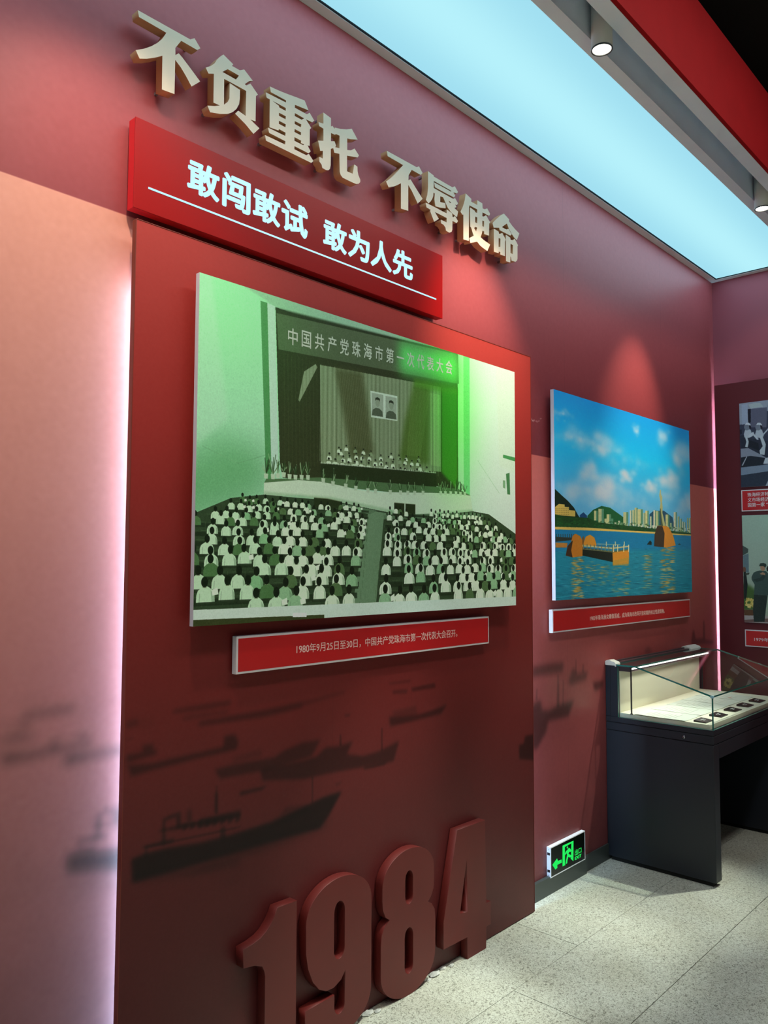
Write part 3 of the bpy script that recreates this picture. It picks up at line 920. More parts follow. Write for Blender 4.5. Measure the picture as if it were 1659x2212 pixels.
# walls of the hall
base = np.empty((H_, W_, 3), np.float32)
for c, (tl, tr, bl, br) in enumerate([(150, 212, 168, 216), (234, 238, 212, 230), (174, 220, 186, 222)]):
    base[..., c] = ((tl * (1 - X) + tr * X) * (1 - Y) + (bl * (1 - X) + br * X) * Y) / 255
p1.a[:] = base
p1.poly([(0, 560), (60, 480), (250, 500), (280, 640), (0, 740)], (70, 150, 80), .55, None, 50)
p1.poly([(0, 0), (45, 0), (110, 430), (0, 520)], (185, 232, 200), .5, None, 8)
p1.poly([(1540, 0), (1689, 0), (1689, 460), (1560, 440)], (208, 232, 210), .7, None, 6)
p1.line((150, 560), (268, 520), 3, (110, 170, 120), .5)
p1.line((20, 520), (150, 560), 3, (120, 180, 130), .5)
p1.line((1400, 430), (1560, 560), 3, (150, 200, 160), .6)
# left jamb of the stage and right jamb
p1.poly([(160, 0), (300, 0), (1300, 0), (1300, 14), (420, 46), (290, 40), (250, 22)], (150, 190, 160), .8, None, 3)
p1.poly([(230, 30), (258, 30), (285, 600), (262, 600)], (80, 150, 90))
p1.poly([(258, 30), (290, 34), (312, 560), (285, 600)], (190, 222, 205))
p1.poly([(1262, 0), (1302, 0), (1300, 590), (1262, 580)], (180, 235, 190))
p1.poly([(1302, 0), (1345, 0), (1345, 585), (1302, 585)], (120, 215, 140))
# stage opening
p1.poly([(292, 36), (416, 40), (1262, -6), (1264, 575), (1124, 560), (900, 600), (664, 600), (500, 588), (330, 590), (318, 540)], (52, 62, 36))
p1.poly([(292, 38), (1262, -2), (1262, 30), (1100, 18), (700, 70), (292, 44)], (44, 58, 34), 1, None, 3)
p1.poly([(296, 54), (1266, 2), (1271, 124), (307, 172)], (86, 104, 74))
p1.poly([(900, 22), (1266, 2), (1271, 124), (900, 142)], (104, 232, 116), .95, None, 26)  # banner painted brighter where the spotlight would fall
# inner curtain
p1.poly([(490, 189), (1151, 157), (1151, 500), (499, 530)], (132, 152, 116))
for i in range(60):
    x = 494 + i * 11
    sh = 0.15 + 0.35 * random.random()
    p1.line((x, 186 + (x - 490) * -0.045), (x + random.uniform(-2, 2), 520), random.choice((3, 4, 5)), (70, 84, 52) if i % 2 else (176, 192, 160), sh)
p1.poly([(560, 186), (700, 178), (760, 470), (640, 500), (600, 330)], (74, 82, 48), .85, None, 12)
p1.poly([(985, 168), (1085, 162), (1075, 480), (900, 480), (930, 330)], (78, 110, 40), .85, None, 12)
for i in range(16):
    x = 585 + i * 9
    p1.line((x, 200), (x + 40, 455), 2, (150, 166, 130), .3)
    p1.line((1080 - i * 7, 190), (1020 - i * 5, 455), 2, (160, 200, 110), .3)
p1.poly([(418, 225), (470, 190), (478, 200), (400, 330), (394, 326)], (150, 165, 135), .9)
for i in range(10):
    p1.line((330 + i * 16, 180), (340 + i * 16, 540), 4, (80, 92, 56), .25)
p1.poly([(1155, 160), (1262, 150), (1262, 570), (1155, 500)], (70, 170, 40), .8, None, 6)
p1.poly([(985, 150), (1262, 134), (1262, 170), (985, 185)], (88, 150, 44), .7, None, 8)
for i in range(9):
    p1.line((1088 + i * 7, 190), (1090 + i * 7, 480), 3, (185, 220, 150), .5)
# two framed portraits on the curtain
p1.poly([(740, 238), (888, 235), (889, 330), (745, 335)], (206, 224, 205))
for cx in (779, 854):
    p1.poly([(cx - 32, 244), (cx + 31, 243), (cx + 31, 326), (cx - 31, 328)], (164, 182, 160))
    p1.poly([(cx - 30, 327), (cx - 26, 306), (cx - 10, 297), (cx + 10, 297), (cx + 26, 306), (cx + 29, 325)], (84, 98, 78))
    p1.ell((cx, 276), 12, 16, (148, 164, 140))
    p1.poly([(cx - 13, 272), (cx - 12, 260), (cx, 256), (cx + 12, 260), (cx + 13, 272), (cx + 8, 266), (cx - 8, 266)], (48, 58, 42))
p1.line((816, 238), (817, 330), 3, (206, 224, 205))


def person(x, y, s, shirt, hair=(18, 34, 18)):
    """someone seen from behind: shoulders and head; s = shoulder half-width"""
    j = random.uniform(-.14, .14) * s
    w = random.uniform(.86, 1.02)
    p1.poly([(x - s * w, y + s * 1.9), (x - s * .96 * w, y + s * 1.15), (x - s * .80 * w, y + s * .74), (x - s * .45, y + s * .52), (x - s * .2, y + s * .38), (x + s * .2, y + s * .38),
             (x + s * .45, y + s * .52), (x + s * .80 * w, y + s * .76), (x + s * .96 * w, y + s * 1.2), (x + s * w, y + s * 1.9)], shirt)
    dk = (86, 124, 88)
    p1.poly([(x + s * .55, y + s * .75), (x + s * .95 * w, y + s * 1.2), (x + s * w, y + s * 1.9), (x + s * .66, y + s * 1.9)], dk, .35)
    p1.line((x - s * .6, y + s * 1.0), (x - s * .66, y + s * 1.9), max(1, s * .06), dk, .5)
    p1.poly([(x + j - s * .17, y + s * .25), (x + j + s * .17, y + s * .25), (x + j + s * .2, y + s * .5), (x + j - s * .2, y + s * .5)], (130, 150, 108))
    p1.ell((x + j, y), s * .36, s * .46, hair)
    # chair back in front of the sitter
    p1.poly([(x - s * 1.02, y + s * 1.78), (x + s * 1.02, y + s * 1.76), (x + s * 1.02, y + s * 2.05), (x - s * 1.02, y + s * 2.07)], (38, 56, 34), .92)


# people on the platform facing us, behind their table
for r, (y, n, s) in enumerate([(462, 12, 9), (478, 15, 9.5), (494, 17, 10.5), (512, 17, 11.5)]):
    for i in range(n):
        w0, w1 = (560 - r * 16, 1040 + r * 16)
        x = w0 + (w1 - w0) * (i + .5) / n + random.uniform(-7, 7)
        if r < 3 and random.random() < .18:
            continue
        yy = y + random.uniform(-6, 5)
        sh = random.choice([(214, 232, 205)] * 3 + [(140, 165, 125)])
        p1.poly([(x - s * 1.15, yy + s * 1.7), (x - s * .9, yy + s * .6), (x, yy + s * .3), (x + s * .9, yy + s * .6), (x + s * 1.15, yy + s * 1.7)], sh)
        p1.ell((x, yy - 1), s * .42, s * .55, (110, 130, 92))
        p1.ell((x, yy - s * .38), s * .45, s * .32, (28, 40, 22))
p1.poly([(496, 526), (1122, 508), (1124, 575), (498, 586)], (40, 56, 30))
p1.line((496, 526), (1122, 507), 3, (170, 190, 160), .8)
for i in range(48):
    x = 500 + i * 13 + random.uniform(-3, 3)
    p1.poly([(x, 521 - (x - 500) * .03), (x + random.uniform(3, 8), 521 - (x - 500) * .03), (x + 4, 529 - (x - 500) * .03)], (215, 230, 210), .8)
# floor edge of the platform with its pot plants
p1.poly([(262, 600), (500, 575), (1262, 560), (1349, 583), (1262, 590), (890, 602), (664, 602), (500, 592), (254, 614)], (84, 120, 78))
p1.poly([(254, 612), (400, 592), (500, 590), (600, 597), (664, 605), (780, 606), (890, 600), (1100, 588), (1262, 582), (1349, 583), (1364, 649), (1200, 672), (990, 690), (774, 672),
         (680, 664), (561, 652), (400, 642), (254, 654)], (206, 228, 202))
p1.poly([(254, 640), (561, 640), (774, 660), (990, 680), (1364, 640), (1364, 652), (990, 692), (774, 674), (561, 654), (254, 656)], (150, 190, 150), .7, None, 3)
for x, y, hh in [(262, 590, 60), (290, 590, 80), (310, 585, 46), (335, 580, 40), (360, 584, 48), (385, 584, 42), (412, 582, 52), (440, 580, 50), (510, 585, 36), (556, 592, 48), (618, 596, 44),
                 (668, 600, 36), (730, 604, 44), (770, 604, 38), (850, 602, 40), (908, 600, 40), (950, 598, 36), (990, 596, 36), (1040, 592, 40), (1150, 586, 46), (1180, 584, 56), (1215, 582, 60), (1250, 580, 64),
                 (1280, 580, 50), (1310, 578, 44)]:
    for q in range(9):
        an = random.uniform(-1.1, 1.1)
        L = hh * random.uniform(.5, 1)
        p1.line((x, y - 8), (x + math.sin(an) * L * .5, y - 8 - math.cos(an) * L), 3, random.choice([(36, 60, 34), (54, 90, 46), (150, 185, 140)]), .8)
    p1.poly([(x - 9, y - 8), (x + 9, y - 8), (x + 7, y + 8), (x - 7, y + 8)], (190, 212, 184))
# hall floor
p1.poly([(0, 720), (128, 668), (254, 650), (561, 652), (774, 672), (990, 690), (1364, 648), (1480, 655), (1689, 735), (1689, 1012), (0, 1004)], (52, 74, 48))
p1.poly([(735, 676), (990, 690), (1005, 682), (815, 700), (775, 1014), (655, 1010), (728, 700)], (112, 146, 112))
p1.poly([(560, 655), (780, 675), (740, 690), (560, 668)], (96, 128, 96))
p1.poly([(815, 690), (1364, 652), (1440, 660), (1440, 668), (815, 705)], (96, 128, 96))
# loudspeaker boxes in front of the platform
for q in [[(468, 646), (532, 646), (532, 690), (468, 684)], [(532, 646), (594, 652), (594, 694), (532, 690)], [(872, 640), (930, 640), (930, 694), (872, 690)], [(936, 640), (994, 640), (994, 694), (936, 694)]]:
    p1.poly(q, (40, 56, 30))
    p1.line(q[0], q[1], 3, (120, 140, 100), .6)
rows = [660, 679, 699, 720, 743, 768, 795, 824, 855, 888, 923, 960]
for ri, y in enumerate(rows):
    t = ri / (len(rows) - 1)
    s = 13.5 + 22 * t
    step = s * 2.22
    # left block
    xr = 715 - (y - 690) * .22
    xl = max(-10, 165 - (y - 655) * 2.6)
    # benches
    p1.poly([(xl, y + s * 1.5), (xr + 14, y + s * 1.5 - 4), (xr + 14, y + s * 2.1 - 4), (xl, y + s * 2.1)], (30, 48, 28), .8)
    for k in range(int((xr - xl) / step) + 1):
        bx = xr - k * step
        p1.line((bx + s, y + s * 1.2), (bx + s, y + s * 2.1), 2, (70, 96, 62), .7)
        p1.line((bx - s * .7, y + s * 1.3), (bx + s * .7, y + s * 1.3), 2, (86, 116, 78), .5)
    occ = .88 if ri < 8 else .76
    x = xr - s * .6
    while x > xl:
        if random.random() < occ:
            sh = random.choice([(222, 240, 214)] * 7 + [(150, 196, 150)] * 2 + [(84, 116, 72)] * 2)
            if x < 330:
                sh = tuple(int(v * .88 + w * .12) for v, w in zip(sh, (60, 190, 90)))
            person(x + random.uniform(-3, 3), y + random.uniform(-5, 5), s, sh)
            if random.random() < .25:
                p1.poly([(x + s * .6, y + s * .7), (x + s * 1.25, y + s * .5), (x + s * 1.35, y + s * 1.1), (x + s * .7, y + s * 1.2)], (228, 242, 222))
        x -= step * random.uniform(.93, 1.08)
    # right block
    xl = 838 - (y - 690) * .13
    xr = min(1700, 1400 + (y - 650) * 3.0)
    p1.poly([(xl - 14, y + s * 1.5), (xr, y + s * 1.4), (xr, y + s * 2.1), (xl - 14, y + s * 2.1)], (30, 48, 28), .8)
    for k in range(int((xr - xl) / step) + 1):
        bx = xl + k * step
        p1.line((bx - s, y + s * 1.2), (bx - s, y + s * 2.1), 2, (70, 96, 62), .7)
        p1.line((bx - s * .7, y + s * 1.3), (bx + s * .7, y + s * 1.3), 2, (96, 124, 84), .5)
    x = xl + s * .5
    while x < xr:
        dens = .62 + .34 * min(1, (x - 800) / 600)
        if ri >= 9 and x < 1250:
            dens = .58
        if random.random() < dens:
            sh = random.choice([(226, 242, 218)] * 7 + [(150, 196, 150)] * 2 + [(84, 116, 72)] * 2)
            person(x + random.uniform(-3, 3), y + random.uniform(-5, 5), s * (.94 if x > 1200 else 1), sh)
            if random.random() < .2:
                p1.poly([(x - s * 1.3, y + s * .8), (x - s * .7, y + s * .5), (x - s * .6, y + s * 1.2), (x - s * 1.2, y + s * 1.3)], (228, 242, 222))
        x += step * random.uniform(.9, 1.05) * (.92 if x > 1200 else 1)
# white margin of the print, with the dark line below
p1.poly([(0, 1003), (1689, 1012), (1689, 1060), (0, 1060)], (216, 234, 222))
p1.poly([(0, 1032), (520, 1040), (520, 1060), (0, 1060)], (60, 70, 36))
p1.poly([(380, 1028), (440, 1030), (440, 1044), (380, 1042)], (236, 240, 240))
# fittings on the right wall
p1.poly([(1590, 386), (1690, 390), (1690, 408), (1590, 400)], (70, 150, 84))
p1.poly([(1612, 470), (1640, 462), (1644, 560), (1622, 560)], (70, 130, 80))
p1.poly([(1588, 500), (1606, 500), (1606, 536), (1588, 532)], (120, 170, 124))
# the print's green tint, and the spotlight's green glow painted in at stage right
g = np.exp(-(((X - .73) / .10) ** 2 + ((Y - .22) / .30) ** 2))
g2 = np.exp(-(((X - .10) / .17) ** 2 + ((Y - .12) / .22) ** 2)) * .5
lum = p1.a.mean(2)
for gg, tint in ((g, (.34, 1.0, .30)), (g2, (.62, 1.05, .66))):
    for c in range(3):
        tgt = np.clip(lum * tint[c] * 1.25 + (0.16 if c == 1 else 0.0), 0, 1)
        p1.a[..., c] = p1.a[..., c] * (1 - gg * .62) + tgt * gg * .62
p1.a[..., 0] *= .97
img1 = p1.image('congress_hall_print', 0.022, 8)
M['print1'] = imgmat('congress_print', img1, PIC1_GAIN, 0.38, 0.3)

t = thing('photo_board', 'large green tinted photograph of a congress hall on the red panel', 'photograph', (2.19, -0.11, 1.94))
link('board', box(GX0, GX1, GY + 0.0006, GY + 0.018, GZ0, GZ1), M['white_edge'], t)
pieces('spacer', [(GX0 + .15, GX0 + .25, GY + 0.0181, -PY - .0015, GZ0 + .15, GZ1 - .15), (GX1 - .25, GX1 - .15, GY + 0.0181, -PY - .0015, GZ0 + .15, GZ1 - .15)], M['black_soft'], t)
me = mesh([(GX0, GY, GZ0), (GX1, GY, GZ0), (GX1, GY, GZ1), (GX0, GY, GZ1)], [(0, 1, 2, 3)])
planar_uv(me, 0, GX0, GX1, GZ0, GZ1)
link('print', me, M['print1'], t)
# banner characters in the photograph
ban = '中国共产党珠海市第一次代表大会'
mes = []
for i, ch in enumerate(ban):
    f = i / (len(ban) - 1)
    cx = 367 + (1204 - 367) * f
    zc = 118 + (66 - 118) * f
    hw, hh = (21, 28) if ch != '一' else (21, 3)
    mes.append(text_quad(ch, (GX0 + (cx - hw) / 1000, GX0 + (cx + hw) / 1000, GZ1 - (zc + hh) / 1000, GZ1 - (zc - hh) / 1000, GY - 0.0002), bold=0.012, depth=0.0004))
link('banner_lettering', join(mes), M['pale_print'], t)


def plaque(x0, x1, z0, z1, yf, th, yb, label, text, tq, bold=0.0, normal_y=True, mats=None, frame_w=0.007, spacing=1.0):
    """caption plaque: white backing board, red face, lettering. faces -y or (normal_y False) -x"""
    if normal_y:
        t = thing('caption_plaque', label, 'plaque', ((x0 + x1) / 2, yb, (z0 + z1) / 2))
        link('board', box(x0, x1, yf + 0.0006, yf + th, z0, z1, 0.001, 1), M['plaque_white'], t)
        link('spacer', box(x0 + .1, x1 - .1, yf + th + .0001, yb - .0015 if yb < -.01 else -.0005, z0 + .02, z1 - .02), M['black_soft'], t)
        link('face', box(x0 + frame_w, x1 - frame_w, yf, yf + 0.0008, z0 + frame_w, z1 - frame_w), M['plaque_red'], t)
        link('lettering', text_quad(text, (*tq, yf), bold=bold, depth=0.0006, spacing=spacing), M['letter_white'], t)
    else:
        t = thing('caption_plaque', label, 'plaque', (yb, (x0 + x1) / 2, (z0 + z1) / 2))
        link('board', box(yf + 0.0006, yb - 0.0006, x0, x1, z0, z1, 0.001, 1), M['plaque_white'], t)
        link('face', box(yf, yf + 0.0008, x0 + frame_w, x1 - frame_w, z0 + frame_w, z1 - frame_w), mats or M['plaque_red'], t)
        link('lettering', text_quad(text, (*tq, yf), normal_y=False, bold=bold, depth=0.0006, spacing=spacing), M['plaque_white'], t)
    return t


# caption 1
c1y = -PY - 0.030
a = ray(511.3, 1375.1, 1, c1y)
b = ray(1056.5, 1389.8, 1, c1y)
tl, trr = ray(400 + 525 * .4581, 950 + 988 * .4581, 1, c1y), ray(400 + 1283 * .4581, 950 + 915 * .4581, 1, c1y)
tz1, tz0 = ray(400 + 600 * .4581, 950 + 958 * .4581, 1, c1y)[2], ray(400 + 600 * .4581, 950 + 1003 * .4581, 1, c1y)[2]
plaque(a[0], b[0], b[2], a[2], c1y, 0.022, -PY, 'long red caption plaque with white edge under the green congress photograph',
       '1980年9月25日至30日，中国共产党珠海市第一次代表大会召开。', (tl[0], trr[0], tz0, tz1), CAPB)

# ---------------------------------------------------------------- photograph 2: the bay
QY = -0.05
Q = (1140, 820, 519 / 1659)
a, b = ray(1197.2, 842.5, 1, QY), ray(1495, 1278.9, 1, QY)
c_, d_ = ray(1488.1, 929.5, 1, QY), ray(1199.4, 1297, 1, QY)
BX0, BX1 = (a[0] + d_[0]) / 2, (c_[0] + b[0]) / 2
BZ0, BZ1 = (b[2] + d_[2]) / 2, (a[2] + c_[2]) / 2
p2 = Paint(BX0, BX1, BZ0, BZ1, 620, (30, 150, 210), plane=QY)
vgrad(p2, [(BZ0, (20, 120, 140)), (BZ0 + .25, (30, 150, 190)), (BZ0 + .37, (30, 140, 190)), (BZ0 + .42, (110, 185, 228)), (BZ0 + .6, (70, 185, 240)), (BZ0 + .8, (30, 190, 248)), (BZ1, (24, 150, 225))])


def cl(x, y, rx, ry, al, col=(205, 215, 228)):
    random.seed(int(x * 7 + y))
    for _ in range(26):
        r = ry * random.uniform(.22, .5)
        p2.ell((x + random.gauss(0, rx * .75), y + random.gauss(0, ry * .36)), r * 1.9, r, col, al * random.uniform(.16, .4), 1, None)


def cq(x, y, rx, ry, al):
    (u, v), = p2.cv([(x, y)], Q)
    cl(u, v, rx, ry, al)


for args in [(430, 440, 170, 60, .8), (330, 400, 90, 30, .6), (500, 480, 60, 30, .6), (440, 650, 75, 50, .9), (672, 665, 50, 34, .95), (528, 770, 60, 60, .85), (835, 740, 48, 34, .95), (1080, 520, 90, 60, 1),
             (1000, 690, 50, 60, .8), (930, 690, 50, 40, .5), (760, 580, 150, 40, .35), (350, 770, 80, 60, .6), (610, 760, 90, 60, .35), (1100, 870, 60, 50, .8), (750, 345, 26, 24, .5), (935, 400, 30, 40, .5),
             (225, 235, 40, 20, .6), (720, 830, 160, 40, .4), (900, 800, 120, 60, .4), (560, 850, 90, 40, .4)]:
    cq(*args)


def q2(pts, col, al=1.0, soft=0):
    p2.poly(pts, col, al, Q, soft)


q2([(360, 935), (385, 916), (410, 940), (410, 960), (360, 960)], (20, 70, 120))
q2([(410, 1010), (412, 940), (450, 900), (510, 872), (570, 885), (640, 935), (660, 950), (660, 1020)], (26, 96, 56))
q2([(840, 1030), (840, 930), (870, 905), (940, 905), (1000, 950), (1020, 1040)], (34, 84, 112))
q2([(185, 1000), (188, 755), (230, 795), (275, 835), (320, 885), (350, 940), (365, 960), (365, 1010)], (22, 44, 34))
q2([(188, 935), (188, 880), (215, 858), (255, 862), (255, 878), (285, 880), (285, 900), (328, 905), (328, 945)], (214, 186, 96))
for i in range(4):
    for j in range(8):
        q2([(192 + j * 12, 888 + i * 13), (200 + j * 12, 889 + i * 13), (200 + j * 12, 895 + i * 13), (192 + j * 12, 894 + i * 13)], (150, 120, 60), .6)
random.seed(3)
blds = [(458, 905, 482, 965), (488, 892, 525, 985), (530, 960, 590, 995), (545, 930, 575, 975), (625, 975, 640, 995), (660, 915, 695, 1000), (705, 903, 720, 1000), (722, 900, 742, 1000), (738, 885, 760, 1000), (758, 895, 795, 1010),
        (798, 920, 812, 1010), (812, 905, 836, 1015), (845, 945, 858, 1020), (868, 902, 885, 1040), (885, 908, 908, 1040), (925, 960, 940, 1030), (952, 932, 978, 1030), (984, 990, 996, 1040), (1008, 915, 1030, 1035), (1035, 945, 1048, 1040),
        (1052, 960, 1064, 1045), (1066, 980, 1078, 1045), (1080, 985, 1090, 1050), (1100, 955, 1110, 1050), (1114, 955, 1128, 1050)]
for (x0, y0, x1, y1) in blds:
    q2([(x0, y0), (x1, y0), (x1, y1 + 8), (x0, y1 + 8)], random.choice([(206, 208, 150), (214, 216, 190), (190, 200, 150)]))
    q2([(x0 + (x1 - x0) * .6, y0), (x1, y0), (x1, y1 + 8), (x0 + (x1 - x0) * .6, y1 + 8)], (50, 130, 110), .75)
    for yy in range(int(y0) + 6, int(y1), 9):
        q2([(x0, yy), (x1, yy), (x1, yy + 2), (x0, yy + 2)], (120, 130, 90), .35)
for i in range(26):
    x = 600 + i * 20
    q2([(x, 985 + i * 1.6), (x + 14, 985 + i * 1.6), (x + 14, 1010 + i * 1.8), (x, 1010 + i * 1.8)], random.choice([(220, 222, 205), (190, 205, 190), (160, 190, 150)]), .9)
q2([(185, 1018), (185, 930), (260, 945), (340, 950), (420, 955), (480, 985), (600, 1000), (760, 1015), (870, 1030), (1000, 1045), (1130, 1060), (1130, 1078), (870, 1050), (600, 1040), (400, 1028)], (28, 74, 36))
for i in range(240):
    x = random.uniform(188, 1120)
    y = random.uniform(.1, .95) * 70 + 950 + max(0, (x - 400)) * .10
    q2([(x - 9, y + 4), (x, y - 6), (x + 9, y + 4)], random.choice([(24, 92, 40), (14, 50, 30), (40, 110, 50)]), .6)
q2([(185, 1016), (420, 1022), (700, 1042), (880, 1052), (1060, 1066), (1130, 1070), (1130, 1078), (1000, 1072), (600, 1048), (185, 1034)], (222, 190, 98))
q2([(185, 1034), (600, 1050), (1130, 1078), (1130, 1180), (185, 1190)], (24, 126, 180), .9)
q2([(185, 1180), (1130, 1170), (1140, 1480), (185, 1540)], (34, 140, 168), .8, 6)
random.seed(21)
for i in range(900):
    x, y = random.uniform(190, 1130), random.uniform(1080, 1520)
    f = (y - 1060) / 460
    q2([(x - 10 - 26 * f, y), (x, y - 1 - 3 * f), (x + 10 + 26 * f, y + 1), (x, y + 1 + 3 * f)], random.choice([(14, 92, 120), (70, 180, 200), (20, 110, 150)]), .25 + .2 * f)
# golden reflections
for (xa, xb, ya, yb) in [(925, 1010, 1160, 1480), (310, 380, 1230, 1520), (585, 700, 1250, 1500), (800, 850, 1200, 1440), (400, 560, 1250, 1420)]:
    dens = 110 if xb - xa < 120 and xa in (925, 310) else 60
    for i in range(dens):
        x, y = random.uniform(xa, xb), random.uniform(ya, yb)
        q2([(x - 22, y), (x, y - 3), (x + 22, y + 1), (x, y + 4)], random.choice([(226, 160, 40), (240, 200, 110), (190, 130, 40)]), .55 if dens > 100 else .35)
q2([(585, 1240), (700, 1225), (698, 1275), (588, 1285)], (232, 158, 40), .85, 2)
# rocks, pier, statue
q2([(192, 1125), (275, 1128), (270, 1160), (192, 1160)], (190, 130, 60))
q2([(192, 1085), (330, 1092), (330, 1105), (192, 1120)], (50, 56, 50))
for i in range(9):
    x = 196 + i * 15
    q2([(x, 1066), (x + 5, 1066), (x + 5, 1095), (x, 1095)], (60, 70, 60))
q2([(262, 1215), (275, 1150), (300, 1120), (310, 1078), (330, 1064), (362, 1080), (384, 1120), (378, 1220), (310, 1228)], (206, 128, 40))
q2([(262, 1215), (275, 1150), (300, 1120), (312, 1110), (300, 1180), (310, 1228)], (70, 46, 30))
q2([(385, 1130), (400, 1085), (430, 1070), (460, 1090), (476, 1140), (470, 1150), (385, 1145)], (222, 150, 48))
q2([(375, 1092), (385, 1080), (392, 1100), (384, 1140), (378, 1140)], (120, 84, 40))
q2([(378, 1160), (585, 1185), (588, 1260), (378, 1215)], (30, 34, 26))
q2([(585, 1185), (698, 1170), (700, 1228), (588, 1250)], (224, 150, 46))
q2([(378, 1142), (585, 1160), (700, 1146), (700, 1156), (585, 1170), (378, 1152)], (196, 196, 150))
q2([(378, 1165), (585, 1184), (700, 1170), (700, 1178), (585, 1194), (378, 1172)], (110, 116, 80))
for i in range(9):
    x = 382 + i * 25
    q2([(x, 1135 + i * 2), (x + 6, 1135 + i * 2), (x + 6, 1172 + i * 2), (x, 1172 + i * 2)], (120, 126, 96))
for x in (590, 618, 660, 694):
    q2([(x, 1140), (x + 6, 1140), (x + 6, 1190), (x, 1190)], (226, 220, 170))
for x in (540, 602, 664):
    q2([(x, 1118), (x + 6, 1118), (x + 6, 1150), (x, 1150)], (190, 196, 160))
q2([(480, 1132), (640, 1138), (640, 1142), (480, 1137)], (190, 196, 150), .8)
q2([(823, 1138), (845, 1110), (856, 1122), (855, 1142)], (24, 34, 30))
q2([(1035, 1138), (1048, 1132), (1058, 1140)], (24, 34, 30))
q2([(872, 1150), (876, 1070), (895, 1010), (940, 1005), (975, 1020), (1005, 1080), (1022, 1145), (960, 1160)], (214, 140, 40))
q2([(872, 1150), (876, 1070), (895, 1010), (930, 1012), (945, 1060), (940, 1158)], (66, 48, 34))
q2([(925, 1010), (920, 950), (912, 890), (917, 850), (908, 800), (914, 758), (920, 762), (920, 790), (930, 812), (928, 850), (932, 880), (930, 920), (940, 960), (950, 1010)], (176, 184, 130))
q2([(920, 1010), (918, 960), (912, 890), (918, 890), (926, 960), (934, 1010)], (80, 96, 70))
img2 = p2.image('bay_print', 0.012, 9)
M['print2'] = imgmat('bay_print', img2, PIC2_GAIN, 0.35, 0.3)
t = thing('photo_board', 'colour photograph of a blue bay with statue rock and towers', 'photograph', ((BX0 + BX1) / 2, 0, (BZ0 + BZ1) / 2))
link('board', box(BX0, BX1, QY + 0.0006, QY + 0.02, BZ0, BZ1), M['white_edge'], t)
pieces('spacer', [(BX0 + .15, BX0 + .25, QY + 0.0201, -.0005, BZ0 + .15, BZ1 - .15), (BX1 - .25, BX1 - .15, QY + 0.0201, -.0005, BZ0 + .15, BZ1 - .15)], M['black_soft'], t)
me = mesh([(BX0, QY, BZ0), (BX1, QY, BZ0), (BX1, QY, BZ1), (BX0, QY, BZ1)], [(0, 1, 2, 3)])
planar_uv(me, 0, BX0, BX1, BZ0, BZ1)
link('print', me, M['print2'], t)

c2y = -0.030
a, b = ray(1193.8, 1317.4, 1, c2y), ray(1491.3, 1332, 1, c2y)
k = Q[2]
tl, trr = ray(1140 + 430 * k, 820 + 1645 * k, 1, c2y), ray(1140 + 945 * k, 820 + 1608 * k, 1, c2y)
tz1, tz0 = ray(1140 + 500 * k, 820 + 1624 * k, 1, c2y)[2], ray(1140 + 500 * k, 820 + 1660 * k, 1, c2y)[2]
plaque(a[0], b[0], b[2], a[2], c2y, 0.022, 0.0, 'red caption plaque with white edge under the blue bay photograph',
       '1982年珠海渔女雕像落成，成为珠海市改革开放初期的标志性建筑物。', (tl[0], trr[0], tz0, tz1), CAPB)

# ---------------------------------------------------------------- right-hand wall: dark panel with two photographs
RX = 5.738
rp_ = thing('mural_board', 'dark maroon panel on the right-hand wall carrying two cropped photographs', 'panel', (RX + 0.03, -1.5, 0))
M['right_panel'] = mat('maroon_panel', sr(*RIGHT_PANEL), 0.45, spec=0.3)
M['right_low'] = mat('maroon_low', sr(150, 66, 74), 0.45, spec=0.3)
RZ1 = ray(1543, 833.3, 0, RX)[2]
yL = -0.026
link('board', box(RX, RX + 0.018, -2.5, yL, 0.004, RZ1), M['right_panel'], rp_)
pieces('back_frame', [(RX + 0.0181, WX - .0005, -0.24, -0.20, 0.0, RZ1 - 0.05), (RX + 0.0181, WX - .0005, -2.4, -2.36, 0.0, RZ1 - 0.05)], M['black_soft'], rp_)
link('led_strip', box(RX + 0.024, RX + 0.050, -0.1998, -0.194, 0.05, RZ1 - 0.16), M['tape2'], rp_)

PYF = RX - 0.012       # print plane of the right-hand photographs


def rphoto(px_tl, py_tl, px_bl, py_bl, label, painter):
    a, b = ray(px_tl, py_tl, 0, PYF), ray(px_bl, py_bl, 0, PYF)
    y0 = (a[1] + b[1]) / 2
    z1, z0 = a[2], b[2]
    y1 = y0 - (z1 - z0) * 1.35
    p = Paint(y0, y1, z0, z1, 560, (160, 170, 180), plane=PYF, axis=0)
    painter(p)
    im = p.image('right_print', 0.012, 12)
    m = imgmat('right_print', im, PIC3_GAIN, 0.4, 0.3)
    t = thing('photo_board', label, 'photograph', (RX, (y0 + y1) / 2, (z0 + z1) / 2))
    link('board', box(PYF + 0.0006, RX - 0.0006, y1, y0, z0, z1), M['white_edge'], t)
    me = mesh([(PYF, y0, z0), (PYF, y1, z0), (PYF, y1, z1), (PYF, y0, z1)], [(0, 1, 2, 3)])
    planar_uv(me, 1, y0, y1, z0, z1)
    link('print', me, m, t)


R7 = (1459, 820, 200 / 1475)
R8 = (1459, 1100, 200 / 1475)


